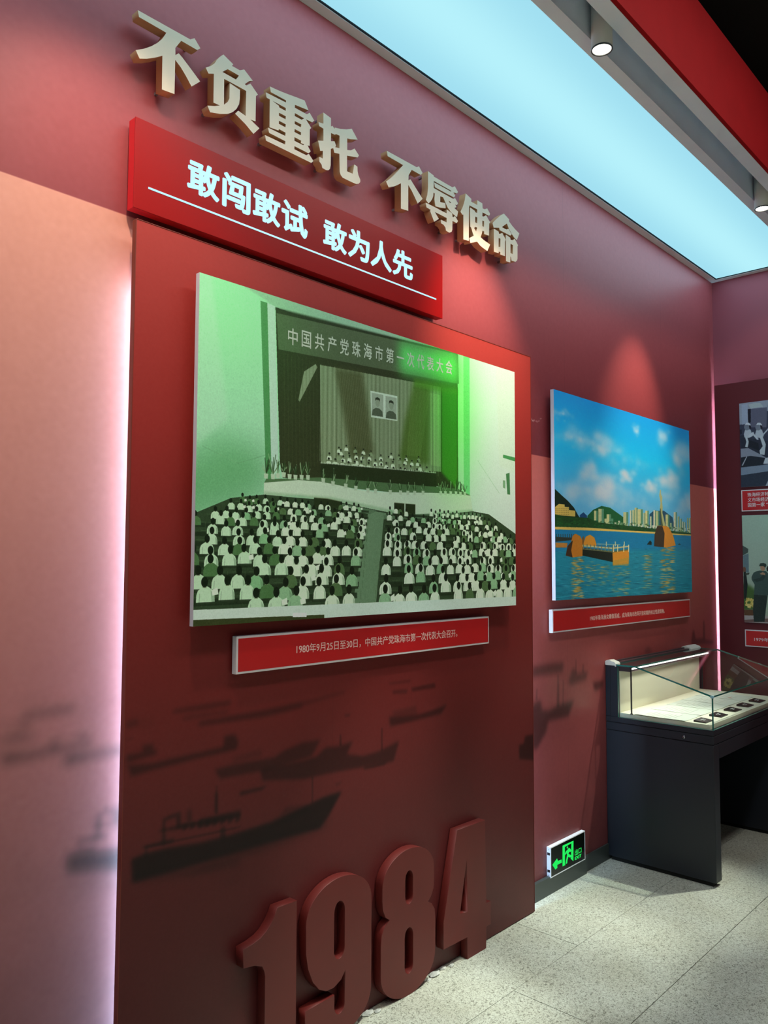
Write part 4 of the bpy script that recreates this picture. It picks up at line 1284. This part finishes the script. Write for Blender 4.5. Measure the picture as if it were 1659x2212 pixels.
def paint_work(p):
    def q(pts, col, al=1, soft=0):
        p.poly(pts, col, al, R7, soft)
    p.a[:] = np.array((58, 64, 84), np.float32) / 255
    q([(1015, 380), (1480, 320), (1480, 500), (1200, 470), (1160, 700), (1015, 720)], (150, 160, 178))
    q([(1160, 470), (1460, 440), (1450, 760), (1200, 760)], (96, 100, 122))
    q([(1160, 400), (1260, 370), (1350, 370), (1400, 430), (1200, 460)], (170, 186, 190))
    q([(1150, 470), (1200, 465), (1200, 680), (1160, 700)], (20, 24, 38))
    q([(1055, 400), (1150, 390), (1155, 680), (1130, 700), (1060, 720)], (158, 172, 196))
    q([(1025, 800), (1055, 795), (1060, 860), (1030, 880)], (30, 34, 50))
    q([(1030, 890), (1110, 880), (1180, 930), (1480, 980), (1480, 1260), (1200, 1180), (1040, 1100)], (44, 50, 66))
    for (x, y) in [(1150, 740), (1330, 740)]:
        q([(x - 60, y + 130), (x - 40, y + 60), (x, y + 40), (x + 50, y + 60), (x + 80, y + 160), (x + 20, y + 190), (x - 50, y + 180)], (186, 198, 212))
        p.ell((x - 8, y + 12), 11, 14, (120, 130, 146), 1, 0, R7)
        q([(x - 45, y - 18), (x - 20, y - 52), (x + 20, y - 54), (x + 48, y - 26), (x + 44, y + 4), (x, y - 20)], (206, 216, 226))
        q([(x + 18, y - 16), (x + 50, y - 6), (x + 60, y + 40), (x + 30, y + 40)], (26, 28, 42))
    q([(1150, 900), (1240, 830), (1260, 870), (1330, 950), (1300, 960), (1240, 890), (1180, 920)], (200, 210, 222))
    q([(1100, 890), (1140, 900), (1170, 1000), (1150, 1080), (1110, 1070), (1130, 990)], (190, 204, 214))
    q([(1340, 900), (1380, 880), (1440, 1030), (1420, 1200), (1350, 1190), (1340, 1130), (1390, 1060)], (192, 206, 216))
    q([(1380, 880), (1480, 770), (1480, 800), (1400, 890)], (186, 200, 214))
    q([(1170, 960), (1320, 1010), (1340, 1140), (1160, 1060)], (30, 36, 46))
    q([(1040, 1100), (1160, 1090), (1350, 1190), (1480, 1260), (1480, 1300), (1200, 1220), (1045, 1240)], (140, 148, 166))
    q([(1045, 1240), (1200, 1215), (1460, 1250), (1400, 1360), (1045, 1400)], (36, 42, 52))
    q([(1055, 1370), (1130, 1225), (1145, 1225), (1075, 1370)], (170, 182, 196))
    q([(1400, 1340), (1430, 1250), (1480, 1240), (1480, 1340)], (196, 208, 220))
    q([(1045, 1400), (1480, 1350), (1480, 1460), (1045, 1525)], (128, 146, 168))
    q([(1045, 1525), (1480, 1460), (1480, 1720), (1050, 1730)], (50, 58, 74))
    q([(1430, 1700), (1480, 1600), (1480, 1720)], (170, 184, 200))


def paint_visit(p):
    def q(pts, col, al=1, soft=0):
        p.poly(pts, col, al, R8, soft)
    vgrad(p, [(p.z0, (160, 178, 160)), (p.z0 + .3, (164, 186, 172)), (p.z1, (168, 200, 184))])
    q([(1065, 575), (1160, 630), (1158, 690), (1075, 735)], (72, 88, 84))
    q([(1075, 740), (1165, 700), (1170, 1010), (1085, 1000)], (104, 130, 140))
    q([(1085, 1180), (1160, 1200), (1290, 1290), (1300, 1600), (1095, 1620)], (70, 104, 52), 1, 6)
    q([(1085, 920), (1110, 930), (1115, 980), (1130, 1040), (1150, 1200), (1130, 1420), (1095, 1430)], (28, 40, 36))
    p.ell((1098, 960), 6, 10, (120, 86, 70), 1, 0, R8)
    q([(1110, 1020), (1185, 1010), (1170, 1040), (1115, 1050)], (60, 70, 60))
    q([(1095, 1600), (1240, 1600), (1240, 1700), (1100, 1690)], (98, 70, 48))
    random.seed(2)
    for i in range(46):
        x, y = random.uniform(1120, 1250), random.uniform(1420, 1560)
        p.ell((x, y), 3.4, 4.2, random.choice([(214, 198, 110), (190, 172, 80), (226, 214, 140)]), 1, 0, R8)
    q([(1100, 1690), (1480, 1700), (1480, 1820), (1100, 1800)], (176, 170, 170))
    q([(1100, 1760), (1480, 1740), (1480, 1800), (1100, 1795)], (120, 96, 92))
    # a person in a grey-green suit and flat cap, seen from the side
    q([(1245, 1010), (1300, 985), (1345, 975), (1440, 985), (1480, 1020), (1480, 1370), (1250, 1360), (1262, 1200), (1215, 1120), (1212, 1080)], (62, 84, 80))
    q([(1240, 1120), (1350, 1090), (1400, 1040), (1440, 1060), (1400, 1130), (1290, 1160)], (48, 66, 64))
    q([(1250, 1360), (1470, 1370), (1440, 1600), (1420, 1790), (1250, 1790), (1235, 1600)], (40, 54, 50))
    p.ell((1392, 925), 9, 14, (176, 140, 112), 1, 0, R8)
    q([(1335, 895), (1350, 862), (1400, 855), (1445, 870), (1450, 900), (1430, 930), (1400, 905), (1340, 910)], (48, 66, 58))
    q([(1340, 1030), (1390, 1000), (1430, 1020), (1430, 1050), (1370, 1040)], (176, 140, 112))
    q([(1450, 940), (1470, 905), (1520, 905), (1520, 980), (1460, 990)], (36, 40, 36))
    q([(1480, 1020), (1600, 1010), (1600, 1780), (1480, 1780)], (52, 60, 56))


rphoto(1596.7, 872, 1601, 1052.5, 'black and white photograph of workers in white caps on the right wall, upper one', paint_work)
rphoto(1602.3, 1113.7, 1608.5, 1344, 'colour photograph of a person in grey suit and cap on the right wall, lower one', paint_visit)


def rplaque(tlp, blp, label, text, tbox, m):
    yf = RX - 0.010
    a, b = ray(*tlp, 0, yf), ray(*blp, 0, yf)
    y0 = (a[1] + b[1]) / 2
    u0, u1 = ray(tbox[0], tbox[2], 0, yf)[1], ray(tbox[1], tbox[2], 0, yf)[1]
    zt = ray(tbox[0], tbox[2], 0, yf)[2]
    zb = ray(tbox[0], tbox[3], 0, yf)[2]
    plaque(y0 - 0.95, y0, b[2], a[2], yf, 0.01, RX, label, text, (u0, u1, zb, zt), 0.012, normal_y=False, mats=m)


rplaque((1600.8, 1059), (1602, 1105), 'dark red plaque with three lines of text between the two right wall photographs',
        '珠海经济特\n义市场经济\n国第一家 “', (1614.5, 1661, 1064.5, 1095.5), M['plaque_red'])
rplaque((1608.5, 1359.6), (1610, 1396), 'dark red caption plaque starting 1979, lowest on the right wall', '1979年', (1629.3, 1660.5, 1376.5, 1385), M['plaque_red'])

# ---------------------------------------------------------------- 1984, four thick numerals standing on the floor
def arc(cx, cz, rx, rz, a0, a1, n=10):
    return [(cx + rx * math.cos(math.radians(a0 + (a1 - a0) * i / n)), cz + rz * math.sin(math.radians(a0 + (a1 - a0) * i / n))) for i in range(n + 1)]


def slot(x0, x1, z0, z1):
    c, r = (x0 + x1) / 2, (x1 - x0) / 2
    return arc(c, z1 - r * 1.4, r, r * 1.4, 0, 180) + arc(c, z0 + r * 1.4, r, r * 1.4, 180, 360)


e8 = (arc(2.326, 0.424, 0.148, 0.105, 0, 180, 22) + [(2.178, 0.38), (2.182, 0.345), (2.196, 0.318), (2.217, 0.303), (2.192, 0.288), (2.175, 0.262), (2.171, 0.225)]
      + arc(2.326, 0.115, 0.155, 0.117, 180, 360, 22) + [(2.481, 0.225), (2.477, 0.262), (2.460, 0.288), (2.435, 0.303), (2.456, 0.318), (2.470, 0.345), (2.474, 0.38)])
e9 = (arc(1.966, 0.412, 0.156, 0.114, 180, 0, 22) + arc(1.966, 0.112, 0.156, 0.112, 0, -180, 22) + [(1.810, 0.143), (1.942, 0.1456)]
      + arc(1.966, 0.105, 0.024, 0.030, 180, 360, 10) + [(1.990, 0.130), (1.9935, 0.2091), (1.9731, 0.1835), (1.9388, 0.1692)]
      + [(1.905, 0.171), (1.872, 0.188), (1.843, 0.222), (1.822, 0.270), (1.812, 0.320)])
e1 = [(1.6883, 0.5085), (1.7700, 0.5065), (1.7715, 0.0), (1.6434, 0.0), (1.6420, 0.315), (1.6392, 0.330), (1.6306, 0.348), (1.5994, 0.3618), (1.5579, 0.3680),
      (1.5550, 0.4248), (1.5900, 0.4285), (1.6225, 0.4370), (1.6450, 0.4500), (1.6636, 0.4680), (1.6780, 0.4880)]
e4 = [(2.6190, 0.5262), (2.8105, 0.5235), (2.8185, 0.1830), (2.8500, 0.1810), (2.8495, 0.0870), (2.8175, 0.0870), (2.8160, 0.0), (2.6870, 0.0), (2.6860, 0.0870), (2.5318, 0.0905), (2.5312, 0.1938)]
NUM = [('numeral 1 at the left end of the red 1984', [e1]), ('numeral 9 of the red 1984, between 1 and 8', [e9, slot(1.9385, 1.9885, 0.256, 0.446)]),
       ('numeral 8 of the red 1984, with two slots', [e8, slot(2.304, 2.3475, 0.327, 0.449), slot(2.3015, 2.349, 0.076, 0.242)]),
       ('numeral 4 at the right end of the red 1984', [e4, [(2.6831, 0.3916), (2.6872, 0.187), (2.6376, 0.195)]])]
for lab, loops in NUM:
    o = link('standing_numeral', outline(loops, -0.108, 0.036, 0.0012), M['num_red'])
    xs = [p[0] for p in loops[0]]
    recenter(o, ((min(xs) + max(xs)) / 2, -0.09, 0))
    tag(o, 'thick dark red ' + lab, 'numeral', 'standing numerals at the foot of the panel')

# ---------------------------------------------------------------- exit sign low on the wall
ET, EX0, EX1, EZ0, EZ1 = -0.022, 3.472, 3.812, 0.0765, 0.2215
es = thing('exit_sign', 'small green and black exit sign with white frame low on the wall', 'exit sign', ((EX0 + EX1) / 2, 0, EZ0))
fw = 0.005
pieces('frame', [(EX0, EX1, ET, -0.0202, EZ0, EZ0 + fw), (EX0, EX1, ET, -0.0202, EZ1 - fw, EZ1),
                 (EX0, EX0 + fw, ET, -0.0202, EZ0 + fw, EZ1 - fw), (EX1 - fw, EX1, ET, -0.0202, EZ0 + fw, EZ1 - fw)], M['exit_white'], es)
link('housing', box(EX0, EX1, -0.02015, -0.0008, EZ0, EZ1), M['exit_white'], es)
link('face', box(EX0 + fw, EX1 - fw, ET + 0.0003, -0.0203, EZ0 + fw, EZ1 - fw), M['exit_black'], es)
for zc in (EZ0 + 0.032, EZ1 - 0.032):
    link('clip', box(EX0 - 0.0012, EX0 + 0.001, -0.019, -0.004, zc - 0.006, zc + 0.006), M['exit_clip'], es)
for zc in (EZ0 + 0.012, EZ1 - 0.012):
    link('screw', lathe([(0.0015, -0.0005), (0.0015, 0.001)], (EX0 - 0.0003, -0.011, zc), 'x', 10), M['exit_clip'], es)
E_ = (1140, 1760, 240 / 1659)


def flat(loops, y):
    """thin lit shapes on the sign face"""
    return outline([[(fp(E_, p, 1, ET)[0], fp(E_, p, 1, ET)[2]) for p in lp] for lp in loops], y, 0.0006)


link('arrow', flat([[(368, 750), (438, 652), (450, 690), (505, 668), (508, 715), (440, 748), (442, 792), (412, 818), (395, 790)]], ET - 0.0004), M['exit_green'], es)
link('door_symbol', flat([[(520, 462), (682, 388), (680, 692), (640, 655), (648, 640), (652, 425), (553, 482), (556, 740), (565, 750), (520, 770)]], ET - 0.0004), M['exit_green'], es)
rf_ = link('running_figure', flat([[(595, 520), (612, 495), (632, 502), (650, 540), (630, 560), (622, 545), (606, 585), (655, 605), (660, 625), (630, 640), (606, 625), (592, 680), (588, 725), (566, 735), (572, 690), (588, 600), (578, 572), (562, 598), (550, 592), (572, 545)]], ET - 0.0004), M['exit_green'], es)
link('running_figure_head', outline([arc(*fp(E_, (592, 488), 1, ET)[[0, 2]], 0.0058, 0.0052, 0, 342, 18)], ET - 0.0004, 0.0006), M['exit_green'], es)
q0, q1 = fp(E_, (703, 545), 1, ET), fp(E_, (800, 530), 1, ET)
zt_, zb_ = fp(E_, (750, 505), 1, ET)[2], fp(E_, (750, 590), 1, ET)[2]
link('lettering', text_quad('出口', (q0[0], q1[0], zb_, zt_, ET), bold=0.0, depth=0.0006), M['exit_green'], es)
zt_, zb_ = fp(E_, (750, 607), 1, ET)[2], fp(E_, (750, 655), 1, ET)[2]
link('lettering', text_quad('EXIT', (q0[0], q1[0], zb_, zt_, ET), bold=0.02, depth=0.0006), M['exit_green'], es)

# ---------------------------------------------------------------- display case
CX0, CX1, CYF = 4.095, 5.290, -0.582
cs = thing('display_case', 'black table display case with sloping glass hood against the wall', 'display case', (4.69, -0.29, 0))
BK = M['black_metal']
link('side_leg', box(CX0, CX0 + 0.071, CYF, -0.002, 0.022, 0.692, 0.0015), BK, cs)
link('foot', box(CX0 + 0.012, CX0 + 0.060, CYF + 0.02, -0.02, 0.0, 0.0219), M['black_soft'], cs)
link('side_leg', box(5.10, CX1, CYF, -0.002, 0.022, 0.692, 0.0015), BK, cs)
link('foot', box(5.115, CX1 - 0.012, CYF + 0.02, -0.02, 0.0, 0.0219), M['black_soft'], cs)
link('apron', box(CX0 + 0.0712, 5.0998, CYF, CYF + 0.03, 0.618, 0.692), BK, cs)
link('back_board', box(CX0 + 0.0712, 5.0998, -0.03, -0.002, 0.022, 0.692), M['black_soft'], cs)
link('drawer_band', box(CX0, CX1, CYF, -0.002, 0.6955, 0.7355, 0.001, 1), BK, cs)
link('band_recess', box(CX0 + 0.004, CX1 - 0.004, CYF + 0.004, -0.004, 0.6915, 0.742), M['black_soft'], cs)
link('lock', lathe([(0.0, -0.0028), (0.0055, -0.0028), (0.0075, -0.0015), (0.0075, 0.0005)], (CX0, -0.432, 0.714), 'x', 20), M['steel'], cs)
link('keyhole', box(CX0 - 0.0032, CX0 - 0.0026, -0.4335, -0.4305, 0.710, 0.718), M['exit_clip'], cs)
pieces('rim', [(CX0, CX0 + 0.022, CYF, -0.002, 0.739, 0.766), (CX1 - 0.022, CX1, CYF, -0.002, 0.739, 0.766),
               (CX0 + 0.022, CX1 - 0.022, CYF, CYF + 0.022, 0.739, 0.766), (CX0 + 0.022, CX1 - 0.022, -0.03, -0.002, 0.739, 0.766)], BK, cs, 0.0006, 1)
# upright box at the back
pieces('upright', [(CX0, CX0 + 0.022, -0.072, -0.002, 0.767, 1.045), (CX1 - 0.022, CX1, -0.072, -0.002, 0.767, 1.045)], BK, cs, 0.001, 1)
link('upright_back', box(CX0 + 0.0221, CX1 - 0.0221, -0.030, -0.002, 0.767, 1.045), BK, cs)
link('upright_groove', box(CX0 - 0.0006, CX0 + 0.001, -0.031, -0.029, 0.745, 1.043), M['black_soft'], cs)
pieces('rail', [(CX0 + 0.003, CX1 - 0.003, -0.022, -0.004, 1.0455, 1.060), (CX0 + 0.003, CX1 - 0.003, -0.052, -0.028, 1.0455, 1.056)], M['rail'], cs, 0.003)
link('hood_inner', box(CX0 + 0.024, CX1 - 0.024, -0.135, -0.0305, 1.012, 1.040), M['rail'], cs)
link('light_strip', box(CX0 + 0.030, CX1 - 0.075, -0.142, -0.1352, 1.024, 1.031), M['case_led'], cs)
cl_ = bpy.data.lights.new('case_boost', 'AREA')       # unseen lamp added to carry the light strip's output
cl_.shape = 'RECTANGLE'
cl_.size, cl_.size_y = CX1 - CX0 - 0.11, 0.008
cl_.energy = CASE_W
cl_.color = (1.0, 0.98, 0.86)
clo = bpy.data.objects.new('case_boost', cl_)
COL.objects.link(clo)
clo.location = ((CX0 + CX1) / 2 - 0.02, -0.145, 1.020)
clo.rotation_euler = (math.radians(-14), 0, 0)
link('lining', box(CX0 + 0.024, 5.232, -0.074, -0.0305, 0.788, 1.0118), M['cream_lining'], cs)
link('deck', box(CX0 + 0.024, CX1 - 0.024, CYF + 0.024, -0.0305, 0.745, 0.7875), M['cream_lining'], cs)
# panes: the left end, the right end, front, slope and the narrow flat top
GT = 0.008
zb0, ztop, zfr, yb0, ybend = 0.7665, 1.0495, 0.937, -0.073, -0.173


def pane(name, quad, inward, parent):
    """slab of glass from four corners; the rim faces get the green edge material"""
    n = Vector(inward)
    vs = [Vector(p) for p in quad] + [Vector(p) + n * GT for p in quad]
    fs = [(0, 1, 2, 3), (7, 6, 5, 4), (0, 4, 5, 1), (1, 5, 6, 2), (2, 6, 7, 3), (3, 7, 4, 0)]
    if len(quad) == 5:
        fs = [(0, 1, 2, 3, 4), (9, 8, 7, 6, 5)] + [(i, i + 5, (i + 1) % 5 + 5, (i + 1) % 5) for i in range(5)]
    me = fixn(mesh(vs, fs))
    o = link(name, me, M['glass'], parent)
    me.materials.append(M['glass_edge'])
    for i, f in enumerate(me.polygons):
        f.material_index = 1 if i > 1 else 0
    return o


side = lambda x: [(x, yb0, zb0), (x, CYF + 0.001, zb0), (x, CYF + 0.001, zfr - 0.0085), (x, ybend, ztop - 0.0085), (x, yb0, ztop - 0.0085)]
pane('glass_end', side(CX0 + 0.001), (1, 0, 0), cs)
pane('glass_end', side(CX1 - 0.001), (-1, 0, 0), cs)
xa, xb = CX0 + 0.001, CX1 - 0.001
pane('glass_front', [(xa + .009, CYF + .001, zb0), (xb - .009, CYF + .001, zb0), (xb - .009, CYF + .001, zfr - .0085), (xa + .009, CYF + .001, zfr - .0085)], (0, 1, 0), cs)
dy, dz = (ybend - CYF), (ztop - zfr)
nl = math.hypot(dy, dz)
pane('glass_slope', [(xa, CYF - .001, zfr), (xb, CYF - .001, zfr), (xb, ybend, ztop), (xa, ybend, ztop)], (0, dz / nl, -dy / nl), cs)
pane('glass_top', [(xa, ybend + .0005, ztop), (xb, ybend + .0005, ztop), (xb, yb0 + .02, ztop), (xa, yb0 + .02, ztop)], (0, 0, -1), cs)
link('glass_joint', box(CX0 - 0.001, CX0 + 0.016, CYF - 0.002, CYF + 0.012, zfr - 0.012, zfr + 0.001, 0.002), M['glass_edge_light'], cs)
link('support_rod', lathe([(0.008, 0.0), (0.008, 0.002), (0.0042, 0.004), (0.0042, 0.244), (0.009, 0.250), (0.009, 0.2525)], (CX0 + 0.022, -0.140, 0.788), 'z', 16), M['black_soft'], cs)


def protector(xc, x0, x1):
    """moulded white corner protector over the rail end"""
    pr = [(-0.002, 1.042), (-0.002, 1.062), (-0.012, 1.068), (-0.028, 1.070), (-0.040, 1.064), (-0.056, 1.061), (-0.064, 1.052), (-0.066, 1.038), (-0.060, 1.036), (-0.058, 1.042)]
    vs = [(x0, y, z) for y, z in pr] + [(x1, y, z) for y, z in pr]
    n = len(pr)
    fs = [tuple(range(n)), tuple(range(2 * n - 1, n - 1, -1))] + [(i, (i + 1) % n, (i + 1) % n + n, i + n) for i in range(n)]
    me = fixn(mesh(vs, fs))
    return me


link('corner_protector', protector(CX0 - 0.002, CX0 - 0.003, CX0 + 0.050), M['protector'], cs)
link('corner_protector', protector(CX1 + 0.002, CX1 - 0.16, CX1 + 0.003), M['protector'], cs)

# things lying in the case: five documents and their black labels
xs_doc = [4.112, 4.322, 4.532, 4.742, 4.952]
dl = ['nearest the left end', 'second from the left end', 'in the middle', 'second from the far end', 'at the far end, with a faint red mark']
for i, x in enumerate(xs_doc):
    t = thing('document', 'pale document sheet in the display case, ' + dl[i], 'document', (x + .1, -0.30, 0.7876), 'documents laid in the display case')
    nx, nyy = 14, 8
    vs, fs = [], []
    for jy in range(nyy + 1):
        for ix in range(nx + 1):
            u, v = ix / nx, jy / nyy
            vs.append((x + .004 + u * .2, -0.43 + v * 0.275, 0.7894 + 0.0022 * abs(2 * u - 1) ** 4 + 0.0006 * math.sin(v * 9 + i)))
    for jy in range(nyy):
        for ix in range(nx):
            a = jy * (nx + 1) + ix
            fs.append((a, a + 1, a + nx + 2, a + nx + 1))
    me = mesh(vs, fs)
    o = link('sheet', me, M['paper'], t)
    md = o.modifiers.new('s', 'SOLIDIFY')
    md.thickness = 0.0012
    ln = [box(x + .03, x + .03 + .14 * (0.7 + .3 * ((r * 37 % 10) / 10)), -0.20 - r * .022, -0.1985 - r * .022, 0.7902, 0.7905) for r in range(8)]
    link('faint_text', join(ln), mat('faint_ink', sr(186, 186, 172), 0.8), t)
    if i == 4:
        link('red_mark', lathe([(0.012, 0), (0.012, 0.0005)], (x + .06, -0.34, 0.7906), 'z', 18), mat('red_ink', sr(214, 168, 150), 0.8), t)
for i, xc in enumerate([4.197, 4.408, 4.619, 4.818, 5.021]):
    t = thing('label_stand', 'small black label plate along the front of the case, ' + ['nearest the left glass', 'second from the left glass', 'middle one of the row', 'fourth from the left glass', 'last one at the far end'][i],
              'label', (xc, -0.494, 0.7875), 'black label plates in the display case')
    hw, y0, y1 = 0.050, -0.527, -0.463
    vs = [(xc - hw, y0, .7877), (xc + hw, y0, .7877), (xc + hw, y1, .7877), (xc - hw, y1, .7877), (xc - hw, y0, .7915), (xc + hw, y0, .7915), (xc + hw, y1, .7975), (xc - hw, y1, .7975)]
    link('plate', fixn(mesh(vs, [(0, 1, 2, 3), (4, 5, 6, 7), (0, 1, 5, 4), (1, 2, 6, 5), (2, 3, 7, 6), (3, 0, 4, 7)])), M['label_black'], t)
    for k_ in range(2):
        yy = -0.488 - k_ * 0.012
        zz = .7915 + (yy - y0) / (y1 - y0) * .006
        L = 0.020 if k_ == 0 else 0.014
        link('text_line', mesh([(xc - L, yy - .003, zz + .0003), (xc + L, yy - .003, zz + .0003), (xc + L, yy + .003, zz + .0009), (xc - L, yy + .003, zz + .0009)], [(0, 1, 2, 3)]), M['label_print'], t)

# ---------------------------------------------------------------- crumbs of plaster along the foot of the panel
random.seed(6)
spots = [(2.005, -0.095, .010), (2.05, -0.088, .016), (2.165, -0.100, .012), (2.42, -0.082, .013), (2.455, -0.096, .009), (2.50, -0.088, .020), (2.56, -0.080, .012), (2.60, -0.092, .010), (2.13, -0.085, .018), (3.16, -0.078, .008)]
where = ['below the numeral 9, left piece', 'below the numeral 9, biggest piece', 'left foot of the numeral 8', 'right foot of the numeral 8, inner piece', 'right foot of the numeral 8, outer piece', 'largest, between numerals 8 and 4',
         'pressed against the panel beside the numeral 4', 'just left of the foot of the numeral 4', 'between numerals 9 and 8, against the panel', 'alone near the right corner of the panel']
for (x, y, r), w in zip(spots, where):
    bm = bmesh.new()
    bmesh.ops.create_icosphere(bm, subdivisions=2, radius=1)
    for v in bm.verts:
        v.co *= random.uniform(.7, 1.15)
        v.co = Vector((v.co.x * r * 1.5, v.co.y * r * .8, max(v.co.z, -.4) * r * .45 + r * .18))
    me = bpy.data.meshes.new('crumb')
    bm.to_mesh(me)
    bm.free()
    o = link('plaster_crumb', me, M['crumb'])
    o.location = (x, y, 0.0006)
    tag(o, 'small grey plaster crumb on the floor, ' + w, 'crumb', 'plaster crumbs along the foot of the panel')

# ---------------------------------------------------------------- downlights in the slot
LX = [(2.742, 'white cylinder downlight in the ceiling slot, upper left of the two visible'), (4.615, 'white cylinder downlight in the ceiling slot, at the right edge of the photo'),
      (0.87, 'white cylinder downlight in the ceiling slot, outside the photo to the left'), (-1.0, 'white cylinder downlight in the ceiling slot, farthest left outside the photo')]
LZ = 3.572


def spot(name, loc, target, power, size, blend, rad, col, parent=None):
    l = bpy.data.lights.new(name, 'SPOT')
    l.energy = power
    l.spot_size = math.radians(size)
    l.spot_blend = blend
    l.shadow_soft_size = rad
    l.color = col
    o = bpy.data.objects.new(name, l)
    COL.objects.link(o)
    o.location = loc
    d = Vector(target) - Vector(loc)
    o.rotation_euler = d.to_track_quat('-Z', 'Y').to_euler()
    return o


for i, (x, lab) in enumerate(LX):
    t = thing('downlight', lab, 'ceiling light', (x, -0.72, ZC + 0.16), 'cylinder downlights in the ceiling slot')
    link('housing', lathe([(0.0, 0.008), (0.0361, 0.008), (0.0361, 0.0), (0.040, 0.0), (0.040, ZC + 0.1605 - LZ), (0.0, ZC + 0.1605 - LZ)], (x, -0.72, LZ), 'z', 40), M['lamp_white'], t)
    link('rim', lathe([(0.0360, 0.006), (0.0365, -0.001), (0.0405, -0.001), (0.0405, 0.004)], (x, -0.72, LZ), 'z', 40), M['lamp_rim'], t)
    link('lens', lathe([(0.0, 0.003), (0.0355, 0.003), (0.0355, 0.005), (0.0, 0.005)], (x, -0.72, LZ), 'z', 40, False), M['lens'], t)
    s_ = SPOTS[i]
    spot('lamp', (x, -0.72, LZ - 0.012), (x + s_[3], -0.72 + s_[1], LZ - 1), SPOT_W * s_[0], s_[2], 0.95, 0.030, WARM)

# unseen spotlights added for the floor; the first is read from the case's shadow
for i, (x, y, tx, ty, pw, sz) in enumerate(ROOM):
    t = thing('downlight', ['black ceiling spotlight over the aisle near the case', 'added ceiling spotlight over the aisle near the camera', 'added ceiling spotlight behind the camera',
                            'added ceiling spotlight far to the left of the camera', 'added ceiling spotlight far to the right', 'added ceiling spotlight over the aisle between the other two'][i], 'ceiling light', (x, y, 4.5), 'spotlights in the black ceiling')
    link('housing', lathe([(0.0, 0.010), (0.05, 0.010), (0.05, 0.0), (0.055, 0.0), (0.055, 0.1995), (0.0, 0.1995)], (x, y, 4.5), 'z', 24), M['black_metal'], t)
    link('lens', lathe([(0.0, 0.004), (0.049, 0.004), (0.049, 0.006), (0.0, 0.006)], (x, y, 4.5), 'z', 24, False), M['lens'], t)
    spot('lamp', (x, y, 4.485), (tx, ty, 0), ROOM_W * pw, sz, 0.8, 0.05, (0.96, 1.0, 0.86))

for i, (x0, x1, y0, y1) in enumerate([(-2.5, 0.6, -2.05, -1.65), (1.0, 4.5, -2.05, -1.65), (-1.5, 4.0, -5.2, -4.6)]):  # unseen light boxes, added as frontal fill for the wall
    t = thing('fill_box', ['long added fill light box over the aisle, left one', 'long added fill light box over the aisle, right one', 'longest added fill light box, far behind the camera'][i],
              'ceiling light', ((x0 + x1) / 2, (y0 + y1) / 2, 4.3), 'added fill light boxes out of view')
    link('diffuser', box(x0, x1, y0, y1, 4.300, 4.304), M['fill_light'] if i < 2 else M['fill_light_far'], t)
    pieces('frame', [(x0 - .03, x0 - .001, y0 - .03, y1 + .03, 4.29, 4.4), (x1 + .001, x1 + .03, y0 - .03, y1 + .03, 4.29, 4.4), (x0, x1, y0 - .03, y0 - .001, 4.29, 4.4), (x0, x1, y1 + .001, y1 + .03, 4.29, 4.4), (x0, x1, y0, y1, 4.38, 4.4)], M['trim'], t)
